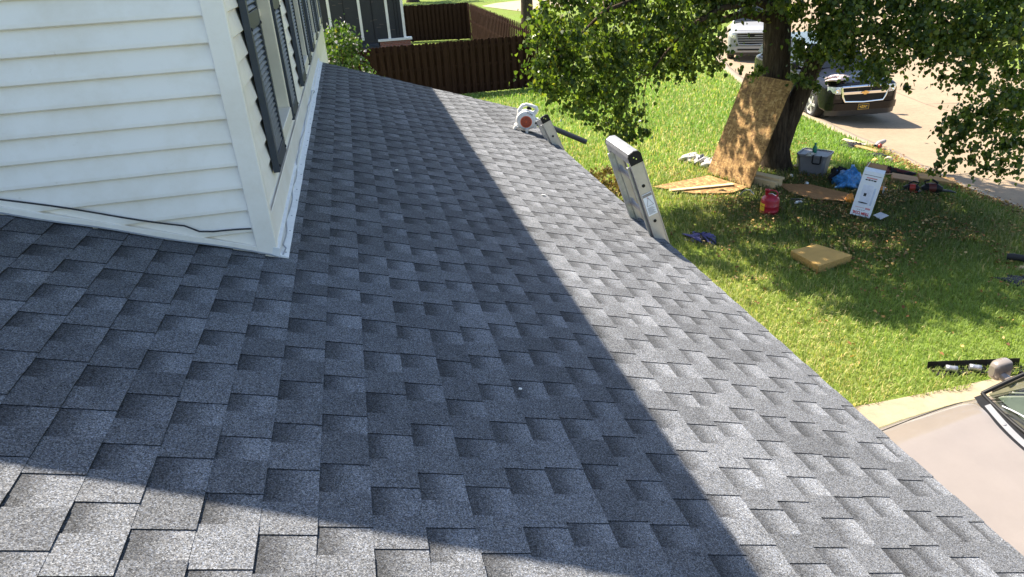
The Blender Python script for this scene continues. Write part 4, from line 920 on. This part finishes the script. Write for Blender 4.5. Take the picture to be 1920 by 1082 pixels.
cz=thing('paint_tarp','off white crumpled tarp bundle on sunny grass left of the leaning board','tarp',(7.30,10.0,G),0)
crm=[crumple('tarp_fold','x','x',(0,0,0),(.44,.30,.14),M_['cloth'],11,.3,.5),crumple('tarp_fold','x','x',(0,0,0),(.38,.28,.17),M_['cloth'],12,-.2,.5),crumple('tarp_fold','x','x',(0,0,0),(.36,.28,.16),mat('grey_cloth',(.42,.41,.41),.9),13,.9,.5)]
for c,(x,y) in zip(crm,((-.10,.34),(.10,-.24),(.0,.04))):
    del c['label']; del c['category']; c.parent=cz; c.location=(x,y,.01)
# grey tote
to=thing('storage_tote','grey plastic storage tote with black handle and a green bottle on top','tote',(9.09,8.77,gf(9.09,8.77)-.005),R(-50))
mb=MB()
def rr_(x,y,z,c=.05): return [(x-c,-y,z),(x,-y+c,z),(x,y-c,z),(x-c,y,z),(-x+c,y,z),(-x,y-c,z),(-x,-y+c,z),(-x+c,-y,z)]
mb.loft([rr_(.23,.19,.0),rr_(.275,.23,.40),rr_(.295,.25,.405),rr_(.30,.255,.45),rr_(.27,.225,.45),rr_(.27,.225,.43)],smooth=False); mb.build('tub',M_['grey'],to,.006)
mb=MB(); mb.tube([(x+.11,y,z) for x,y,z in [(.07,-.25,.45),(.075,-.27,.44),(.075,-.285,.32),(.06,-.29,.30),(-.06,-.29,.30),(-.075,-.285,.32),(-.075,-.27,.44),(-.07,-.25,.45)]],.014,6); mb.build('handle',M_['black'],to)
mb=MB(); mb.tube([(-.30,.05,.44),(-.325,.0,.36),(-.32,-.02,.22),(-.29,-.03,.14)],.012,6); mb.build('strap',M_['white'],to)
bt=thing('bottle','small green bottle standing on top of the grey storage tote','bottle',(9.11,8.83,gf(9.09,8.77)+.425))
mb=MB(); mb.lathe([(.04,0),(.042,.02),(.042,.10),(.02,.13),(.018,.16)],14); mb.build('body',M_['green'],bt)
mb=MB(); mb.lathe([(.021,.16),(.021,.185),(.01,.19)],12); mb.build('cap',M_['green'],bt)
crumple('rag','small tan rag draped on the rim of the grey tote','rag',(8.91,8.67,gf(9.09,8.77)+.43),(.16,.12,.05),M_['cloth'],17,.3,.5)
# red gas can
gc=thing('gas_can','round red metal gas can with yellow label on the shaded grass','gas can',(7.06,6.97,G+.005),R(140))
mb=MB(); mb.lathe([(.13,0),(.15,.012),(.152,.05),(.157,.058),(.152,.066),(.152,.14),(.157,.148),(.152,.156),(.152,.24),(.145,.27),(.11,.305),(.06,.325),(.05,.33)],32); mb.build('tank',M_['red'],gc)
mb=MB(); mb.lathe([(.035,.32),(.035,.40),(.045,.402),(.045,.42),(.02,.425)],16,M=Matrix.Translation((.06,0,0))); mb.build('spout',M_['red'],gc)
mb=MB(); mb.tube([(-.10,0,.30),(-.11,0,.37),(-.07,0,.405),(.0,0,.41),(.05,0,.39)],.013,8); mb.build('handle',M_['red'],gc)
mb=MB(); mb.tube([(.04,.03,.35),(-.03,.05,.37),(-.08,.03,.33)],.006,6); mb.build('lever',M_['chrome'],gc)
mb=MB(); mb.loft([[(.1538*math.cos(a),.1538*math.sin(a),z) for a in [R(10+8*k) for k in range(8)]] for z in (.07,.20)],caps=False,closed=False); lo=mb.build('label',M_['yellow'],gc)
mb=MB(); mb.loft([[(.1545*math.cos(a),.1545*math.sin(a),z) for a in [R(12+8*k) for k in range(7)]] for z in (.03,.066)],caps=False,closed=False); mb.build('label_print',M_['orangebag'],lo)
mb=MB(); mb.tube([(6.85,7.15,G+.31),(6.83,7.25,G+.36),(6.86,7.45,G+.3),(6.9,7.7,G+.12)],.01,6); o=mb.build('hose',M_['cable_grey']); tag(o,'thin grey hose curving up behind the red gas can','hose')
# trim coil box
tc=thing('trim_coil_box','tall white cardboard box printed upside down, open at the top, standing on shaded grass','cardboard box',(8.36,6.34,G+.01),R(-44))
tc.rotation_euler=(R(-13),R(7),R(-44))
bw,bd,bh=.155,.10,.74
mb=MB(); mb.box((-bw,-bd,0),(bw,bd,.006)); th=.005
mb.box((-bw,-bd,0),(bw,-bd+th,bh)); mb.box((-bw,bd-th,0),(bw,bd,bh)); mb.box((-bw,-bd+th,0),(-bw+th,bd-th,bh)); mb.box((bw-th,-bd+th,0),(bw,bd-th,bh)); mb.build('carton',M_['cardw'],tc,.003)
def flap(a,b,ang,length,axis,m):
    mb=MB(); mb.box((a,0,0),(b,.004,length)); return mb
f=MB(); f.box((-bw,-.002,0),(bw,.002,.13),M=Matrix.Translation((0,bd-.003,bh))@Matrix.Rotation(R(-12),4,'X')); f.build('flap',M_['card'],tc)
f=MB(); f.box((-bw,-.002,0),(bw,.002,.12),M=Matrix.Translation((0,-bd+.003,bh))@Matrix.Rotation(R(-65),4,'X')); f.build('flap',M_['cardw'],tc)
f=MB(); f.box((-.002,-bd,0),(.002,bd,.15),M=Matrix.Translation((-bw+.003,0,bh))@Matrix.Rotation(R(18),4,'Y')); f.build('flap',M_['cardw'],tc)
f=MB(); f.box((-.002,-bd,0),(.002,bd,.12),M=Matrix.Translation((bw-.003,0,bh))@Matrix.Rotation(R(75),4,'Y')); f.build('flap',M_['card'],tc)
fy=-bd-.0012
def pr(name,rects,m):
    p=MB()
    for x0,x1,z0,z1 in rects: p.box((x0,fy,z0),(x1,-bd-.0004,z1))
    return p.build(name,m,tc)
pr('picture_panel',[(-.09,.07,.20,.52)],mat('pale_print',(.70,.72,.80),.6)); pr('top_rule',[(-.13,.13,.675,.682)],M_['blackink'])
p=MB(); p.box((-.045,fy-.0008,.335),(-.005,fy-.0001,.385)); p.prism([(.075*math.cos(a),.011*math.sin(a)) for a in [2*PI*k/16 for k in range(16)]],.0008,M=frame((-.02,fy-.0001,.225),(1,0,0),(0,0,1))); p.build('dark_print',M_['blackink'],tc)
p=MB(); p.box((.082,fy,.20),(.112,-bd-.0004,.49)); p.build('side_print',M_['blueink'],tc)
FM=lambda x,z: frame((x,fy-.0006,z),(-1,0,0),(0,0,-1))@Matrix.Diagonal((1,1,1,1))
def uptext(nm,s,size,m,x,z,width=None,bold=.0):
    return text(nm,s,size,m,tc,frame((x,fy-.0004,z),(-1,0,0),(0,0,-1)),.0004,width,bold)
uptext('trim_coil_print','TRIM COIL',.062,M_['redink'],0,.055,.26,.0025)
pr('red_print',[(.045,.12,.125,.155),(-.11,.03,.14,.147)],M_['pinkink']); pr('small_print',[(-.07,-.05,.10,.108),(-.04,-.02,.10,.108),(-.01,.015,.10,.108),(.025,.05,.10,.108)],M_['wdark'])
pr('red_headline',[(-.08,.08,.625,.645)],M_['pinkink']); pr('black_headline',[(-.09,-.055,.592,.612),(-.048,-.012,.592,.614),(-.005,.03,.594,.612),(.036,.075,.590,.612)],M_['blackink'])
# bags, wrappers and packaging round the box
crumple('plastic_bag','shiny blue plastic bag lying crumpled behind the white box','plastic bag',(9.27,7.91,gf(9.27,7.91)),(.55,.42,.30),M_['bluebag'],21,.2,.55)
crumple('plastic_bag','crumpled black bag lying just behind the blue bag','plastic bag',(9.27,8.21,gf(9.27,8.21)),(.5,.34,.27),M_['blackcloth'],22,.8,.5)
osb_sheet('cardboard_sheet','tan cardboard flap lying on grass behind the white box','cardboard',[(x,y,gf(x,y)+.04) for x,y in ((9.55,8.26),(9.9,8.68),(10.5,8.35),(9.95,7.75))],.006,M_['plank'])
osb_sheet('cardboard_sheet','pale folded card corner standing up left of the blue bag','cardboard',[(9.08,8.3,G-.08),(9.42,8.46,G-.07),(9.3,8.42,G+.17)],.006,M_['wdark'])
crumple('wrapper','orange and white wrapper on grass right of the white box','wrapper',(9.7,7.51,gf(9.7,7.51)),(.26,.16,.10),M_['orangebag'],23,.5,.5,[M_['cardw']])
crumple('wrapper','orange wrapper tucked against the left edge of the white box','wrapper',(8.62,6.98,G),(.13,.13,.14),M_['orangebag'],24,.5,.5)
dk=thing('drink_bottle','amber drink bottle standing behind the open white box','bottle',(9.72,7.89,gf(9.72,7.89)))
mb=MB(); mb.lathe([(.05,0),(.052,.02),(.052,.14),(.045,.17),(.02,.21),(.02,.23)],14); mb.build('body',mat('amber_bottle',(.32,.09,.04),.2),dk); mb=MB(); mb.lathe([(.022,.23),(.022,.255),(.012,.257)],12); mb.build('cap',M_['white'],dk)
mb=MB(); mb.prism([(-.1,-.08),(.11,-.06),(.09,.09),(-.08,.08)],.012); o=mb.build('tile_scrap',M_['sheet'],None,.002); o.location=(8.56,6.1,G+.055); o.rotation_euler=(.12,-.08,.2); tag(o,'small grey metal scrap on grass right of the white box','metal scrap')
def carton(label,c,size,rot,m='plank',tilt=0):
    t=thing('flat_carton',label,'carton',(c[0],c[1],gf(*c)+.03),rot,'cartons lying near the street'); mb=MB(); x,y,z=size
    mb.box((-x/2,-y/2,0),(x/2,y/2,z)); mb.build('box',M_[m],t,.008); mb=MB(); mb.box((-x/2-.001,-.02,z),(x/2+.001,.02,z+.002)); mb.build('seam_tape',M_['card'],t); t.rotation_euler=(.05,.12,rot); return t
carton('long tan carton lying beside the street edge litter',(11.42,8.12),(.66,.32,.11),R(-32))
carton('shorter brown carton lying left of the long tan one',(10.71,8.15),(.46,.30,.10),R(-35),'card')
def power_tool(label,c,rot,m,s=1):
    t=thing('power_tool',label,'power tool',(c[0],c[1],gf(*c)+.01),rot,'red and black power tools')
    mb=MB(); mb.tube([(-.16*s,0,.09*s),(-.08*s,0,.12*s),(.06*s,0,.12*s),(.16*s,0,.09*s)],[.05*s,.085*s,.08*s,.05*s],12); mb.build('motor_housing',M_['black'],t)
    mb=MB(); mb.tube([(-.07*s,0,.121*s),(.05*s,0,.121*s)],[.089*s,.086*s],12); mb.box((-.12*s,-.091*s,.03*s),(.02*s,.091*s,.055*s)); mb.build('red_cover',m,t)
    mb=MB(); mb.tube([(-.1*s,0,.17*s),(-.14*s,.0,.24*s),(-.02*s,0,.27*s),(.08*s,0,.21*s)],.02*s,8); mb.box((-.2*s,-.09*s,0),(.12*s,.09*s,.05*s)); mb.build('grip',M_['black'],t,.01)
    mb=MB(); mb.tube([(.12*s,.02,.07*s),(.32*s,.04,.05*s),(.42*s,.05,.02)],[.03*s,.022*s,.012*s],8); mb.build('nozzle',M_['dgrey'],t); return t
power_tool('red and black power tool lying left of a longer one on the grass',(10.32,7.5),R(150),M_['redtool'],.8)
power_tool('longer black and dark red power tool lying nearest the street',(10.69,7.41),R(-25),mat('dark_red_tool',(.10,.015,.012),.5),1.05)
crumple('tool_bag','limp black tool bag spread on grass near the street','bag',(10.84,8.71,gf(10.84,8.71)-.01),(.85,.35,.16),M_['blackcloth'],25,R(-55),.6,[mat('dark_red_cloth',(.10,.02,.02),.8)])
for c,sz,rt,lab,m in [((11.96,11.46),(.42,.14,.03),-62,'pale plank end farthest up the kerb','cedar'),((11.85,10.76),(.52,.14,.03),-65,'reddish brown plank at the kerb just below a black bag','plank'),((12.02,11.36),(.5,.12,.02),-48,'weathered grey plank lying on the kerb edge behind the pale one','wdark')]:
    mb=MB(); mb.box((-sz[0]/2,-sz[1]/2,0),(sz[0]/2,sz[1]/2,sz[2])); o=mb.build('plank',M_[m],None,.003); o.location=(c[0],c[1],gf(*c)+.06); o.rotation_euler=(.05,.10,R(rt)); tag(o,lab,'plank','planks lying along the kerb')
crumple('tool_bag','small black bag wedged between planks at the kerb','bag',(11.75,11.09,gf(11.75,11.09)),(.5,.22,.12),M_['blackcloth'],27,R(-60),.5)
crumple('tool_bag','black cloth lying below the reddish plank at the kerb','bag',(11.72,10.25,gf(11.72,10.25)),(.5,.2,.08),M_['blackcloth'],28,R(-40),.5)
ng=thing('nail_gun','grey and red nail gun lying on the kerb planks','nail gun',(12.3,10.88,gf(12.3,10.88)+.06),R(12))
mb=MB(); mb.tube([(-.14,0,.08),(-.04,0,.12),(.07,0,.14),(.14,0,.15),(.17,0,.13)],[.04,.065,.055,.045,.02],12); mb.build('body',mat('grey_tool_body',(.30,.26,.25),.5),ng)
mb=MB(); mb.lathe([(.055,-.03),(.055,.03)],16,M=frame((-.07,-.045,.075),(1,0,0),(0,0,1))); mb.build('magazine',M_['redtool'],ng); mb=MB(); mb.tube([(-.1,0,.07),(-.2,.0,.10)],.018,8); mb.tube([(.05,0,.1),(.02,0,.0)],.02,8); mb.build('grip',M_['black'],ng)
crumple('wrapper','yellow wrapper on grass below the kerb planks, left one','wrapper',(11.28,9.73,gf(11.28,9.73)),(.15,.12,.10),mat('yellow_wrap',(.75,.50,.16),.5),29,0,.3)
crumple('wrapper','pale peach wrapper on grass below the kerb planks, right one','wrapper',(11.72,9.84,gf(11.72,9.84)),(.17,.14,.12),mat('peach_wrap',(.66,.48,.36),.6),30,0,.3)
for i,((x,y),s,lab) in enumerate([((7.78,7.22),(.17,.07,.04),'white scrap with black edge lying near the torn brown board'),((8.52,8.1),(.10,.08,.05),'white scrap on grass at the foot of the grey tote'),((8.52,8.62),(.08,.07,.05),'white scrap on grass left of the grey tote'),((9.0,9.25),(.10,.06,.04),'white scrap farther back beside the tree trunk'),((9.63,10.55),(.12,.08,.04),'white paper scrap on grass beyond the tree trunk')]):
    crumple('scrap',lab,'scrap',(x,y,gf(x,y)+.02),s,M_['cardw'],50+i,i,.35,n=12)
mb=MB(); mb.box((-.11,-.03,0),(.11,.03,.035)); o=mb.build('battery_pack',M_['black'],None,.006); o.location=(7.80,7.29,G+.03); o.rotation_euler=(0,0,-.4); tag(o,'black block lying beside a white scrap near the torn board','tool battery')
# purple and black gloves
gl=crumple('work_glove','crumpled purple and black glove lying on the grass near the ladder','glove',(5.46,6.27,G),(.52,.30,.10),M_['purple'],61,R(-45),.7,[M_['blackcloth']],n=36)
mb=MB()
# foam block
fo=MB(); P4=[Vector(p) for p in ((6.38,5.20,0),(6.66,5.40,0),(7.07,4.86,0),(6.46,4.62,0))]
mb=MB(); cs=[(6.36,5.21),(6.84,5.30),(7.07,4.78),(6.41,4.60)]
rings=[]
for z,k_ in ((0,.985),(.012,1.0),(.098,1.0),(.11,.985)): rings.append([((x-6.75)*k_,(y-4.98)*k_,z) for x,y in cs][::-1])
mb.loft(rings,smooth=False); o=mb.build('foam_block',[M_['foam'],M_['foamin']],None,.007,3); o.location=(6.75,4.98,G+.015); tag(o,'tan foam slab lying alone on the shaded lawn','foam block')
for p in o.data.polygons:
    if abs(p.normal.z)<.5: p.material_index=1
# black angle strip with three rollers
sp_=thing('black_flashing_strip','long black angle strip with three clear rolls lying at the driveway edge','metal strip',(6.08,2.13,G+.02),R(-13))
mb=MB(); mb.box((0,.0,.0),(.98,.006,.085),M=Matrix.Rotation(R(-12),4,'X')); mb.box((.03,-.13,.0),(1.0,-.0,.006)); mb.box((.03,-.06,.006),(1.0,-.052,.02)); mb.build('angle',M_['black'],sp_,.002)
for x in (.21,.46,.73):
    mb=MB(); mb.lathe([(.022,-.055),(.036,-.054),(.037,-.02),(.034,0),(.037,.02),(.036,.054),(.022,.055)],16,M=frame((x,-.075,.043),(0,0,1),(.35,.94,0)))
    mb.build('roll',M_['alud'],sp_)
# hose and mat at the right edge
mb=MB(); pts=[(9.15+.054*k,4.22-.05*k,G+.03+.01*math.sin(k)-.0*k) for k in range(16)]
mb.tube(pts,[.045+.006*(k%2) for k in range(16)],10); o=mb.build('ribbed_hose',M_['rubber']); tag(o,'ribbed black hose lying on the shaded grass at the right edge','hose')
crumple('black_cloth','flat black cloth spread on grass below the ribbed hose','cloth',(8.87,3.59,gf(8.87,3.59)-.01),(.7,.32,.07),mat('blue_black_cloth',(.03,.032,.045),.85,var=.3),63,R(-20),.45)
o=crumple('wood_chunk','pale wood chunk lying between the ribbed hose and black cloth','wood chunk',(9.2,3.9,gf(9.2,3.9)),(.3,.1,.07),M_['cedar'],64,R(-40),.15)

# ------------------------------------------------------------------ grass blades and fallen leaves
EXC=[[(5.70,8.90),(7.03,9.2),(7.45,8.2),(6.95,8.0),(6.28,8.22)],[(7.9,8.28),(8.51,8.05),(8.88,7.16),(8.72,6.95),(8.22,7.05),(7.9,7.75)],[(6.33,5.22),(6.66,5.44),(7.1,4.84),(6.45,4.58)]]
def inpoly(x,y,poly):
    c=np.zeros(len(x),bool)
    for i in range(len(poly)):
        x1,y1=poly[i-1]; x2,y2=poly[i]
        c^=((y1>y)!=(y2>y))&(x<(x2-x1)*(y-y1)/(y2-y1+1e-12)+x1)
    return c
KX=np.array(KERB)
def lawn_pts(n, x0,x1,y0,y1, dens, rs, kerb_in=.0):
    x=rs.uniform(x0,x1,n); y=rs.uniform(y0,y1,n); d=np.hypot(x-.5,y+3.2)
    keep=rs.random(n)<dens(d)
    keep&=x<np.interp(y,KX[:,1],KX[:,0])-.02+kerb_in
    keep&=y>1.76+.04*np.sin(x*5)+.03*np.sin(x*13)
    for p in EXC: keep&=~inpoly(x,y,p)
    keep&=~((x<6.7)&(y>20.0))
    # outside the camera's reach: behind the roof
    keep&=x>2.75+np.maximum(0,(y-9))*.06
    return x[keep],y[keep]
def smooth_noise(x,y,s,seed):
    r=np.random.default_rng(seed); v=0
    for k in range(6):
        a=r.uniform(0,6.28); f=s*r.uniform(.6,1.8); v=v+np.sin((x*math.cos(a)+y*math.sin(a))*f+r.uniform(0,6.28)); 
    return v/6
def make_grass():
    rs=np.random.default_rng(51)
    x,y=lawn_pts(1900000,2.7,15.0,1.6,24,lambda d: np.clip(1.1*(7.0/d)**2.2,0,1)*.48,rs)
    n=len(x); d=np.hypot(x-.5,y+3.2)
    h=rs.uniform(.045,.10,n)*(1+.25*smooth_noise(x,y,2.2,1))*np.clip(d/9,.95,1.5); wd=rs.uniform(.0024,.0042,n)*np.clip(d/7.5,1,3.2)
    a=rs.uniform(0,2*PI,n); lean=rs.uniform(.15,1.0,n); dx,dy=np.cos(a),np.sin(a); px,py=-dy,dx
    b=np.stack((x,y,gz(x,y)-.004),1); D=np.stack((dx,dy,np.zeros(n)),1); Pp=np.stack((px,py,np.zeros(n)),1); U=np.array((0,0,1.0))
    m=b+U*(h*.62)[:,None]+D*(h*lean*.25)[:,None]; t=b+U*(h*(1-.28*lean))[:,None]+D*(h*lean*.85)[:,None]
    V=np.stack((b-Pp*wd[:,None],b+Pp*wd[:,None],m+Pp*(wd*.8)[:,None],m-Pp*(wd*.8)[:,None],t),1)
    base=np.arange(n)*5; Q=np.stack((base,base+1,base+2,base+3),1); T=np.stack((base+3,base+2,base+4),1)
    tt=rs.random(n); dry=np.clip(.34+.65*smooth_noise(x,y,.9,3)+.2*smooth_noise(x,y,4,4),0,1); isdry=rs.random(n)<dry*.5
    green=np.stack((.215+.13*tt,.265+.13*tt,.065+.04*tt),1); straw=np.stack((.50+.2*tt,.43+.16*tt,.19+.08*tt),1)
    lush=np.clip(.25+.9*smooth_noise(x,y,.7,6)+(d-10)*.10,0,1)[:,None]*1.6
    shaded_turf=np.exp(-(((x-8.6)/3.0)**2+((y-6.8)/2.7)**2)**2)[:,None]  # darker turf under the tree, its shade deepened in the blade colour
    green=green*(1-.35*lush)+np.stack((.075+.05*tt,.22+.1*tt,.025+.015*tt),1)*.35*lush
    c=np.where(isdry[:,None],straw,green)*(1-.75*shaded_turf); c=np.concatenate((c,np.ones((n,1))),1)
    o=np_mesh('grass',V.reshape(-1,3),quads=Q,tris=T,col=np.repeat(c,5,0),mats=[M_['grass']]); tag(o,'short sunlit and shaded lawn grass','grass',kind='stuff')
    print('blades',n)
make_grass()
def make_litter():
    rs=np.random.default_rng(52)
    x,y=lawn_pts(30000,3.5,12.6,2.2,14,lambda d: np.full_like(d,1.0),rs)
    cx,cy=8.8,7.2; k=np.exp(-(((x-cx)/2.6)**2+((y-cy)/2.6)**2)); keep=rs.random(len(x))<(.035+1.1*k)*(.55+.45*np.sign(smooth_noise(x,y,3,9))); x,y=x[keep],y[keep]
    # band along the kerb
    yy=rs.uniform(3.5,11.2,2600); xx=np.interp(yy,KX[:,1],KX[:,0])+rs.normal(-.10,.13,2600)-.1*(yy<6.5); x=np.concatenate((x,xx)); y=np.concatenate((y,yy))
    n=len(x); z=np.where(x>np.interp(y,KX[:,1],KX[:,0])-.03,gz(x,y)+.05,gz(x,y)+rs.uniform(.03,.075,n)); P=np.stack((x,y,z),1)
    cols=np.array(((.22,.10,.035),(.30,.17,.06),(.42,.27,.09),(.14,.065,.03),(.50,.36,.16)))
    tip=rs.normal(0,1,(n,3)); tip[:,2]*=.25; tip/=np.linalg.norm(tip,axis=1)[:,None]; q=np.zeros((n,3)); q[:,2]=1; q+=rs.normal(0,.35,(n,3)); xx_=np.cross(tip,q); xx_/=np.linalg.norm(xx_,axis=1)[:,None]; zz=np.cross(xx_,tip)
    s=rs.uniform(.03,.06,n)[:,None,None]; T=LEAF_V[None]*s*np.array((.7,1,2.0)); V=P[:,None]+T[:,:,0:1]*xx_[:,None]+T[:,:,1:2]*tip[:,None]+T[:,:,2:3]*zz[:,None]
    Q=(np.arange(n)*6)[:,None,None]+LEAF_Q[None]; c=cols[rs.integers(0,5,n)]*rs.uniform(.7,1.3,(n,1)); c=np.concatenate((c,np.ones((n,1))),1)
    o=np_mesh('fallen_leaves',V.reshape(-1,3),quads=Q.reshape(-1,4),col=np.repeat(c,6,0),mats=[M_['litter']]); tag(o,'brown and yellow fallen leaves scattered on the lawn','leaves',kind='stuff')
make_litter()

# ------------------------------------------------------------------ groups for things that come more than once
for cat_,g_ in (('fence','brown picket fences round the back yard'),('plywood sheet','brown boards by the tree'),('scrap','small white scraps'),('wrapper','crumpled wrappers on the grass'),('ladder','ladders leaning on the porch eave'),('plastic bag','crumpled plastic bags'),('cardboard','loose cardboard pieces')):
    for o in SC.objects:
        if o.parent is None and o.get('category')==cat_ and not o.get('group'): o['group']=g_
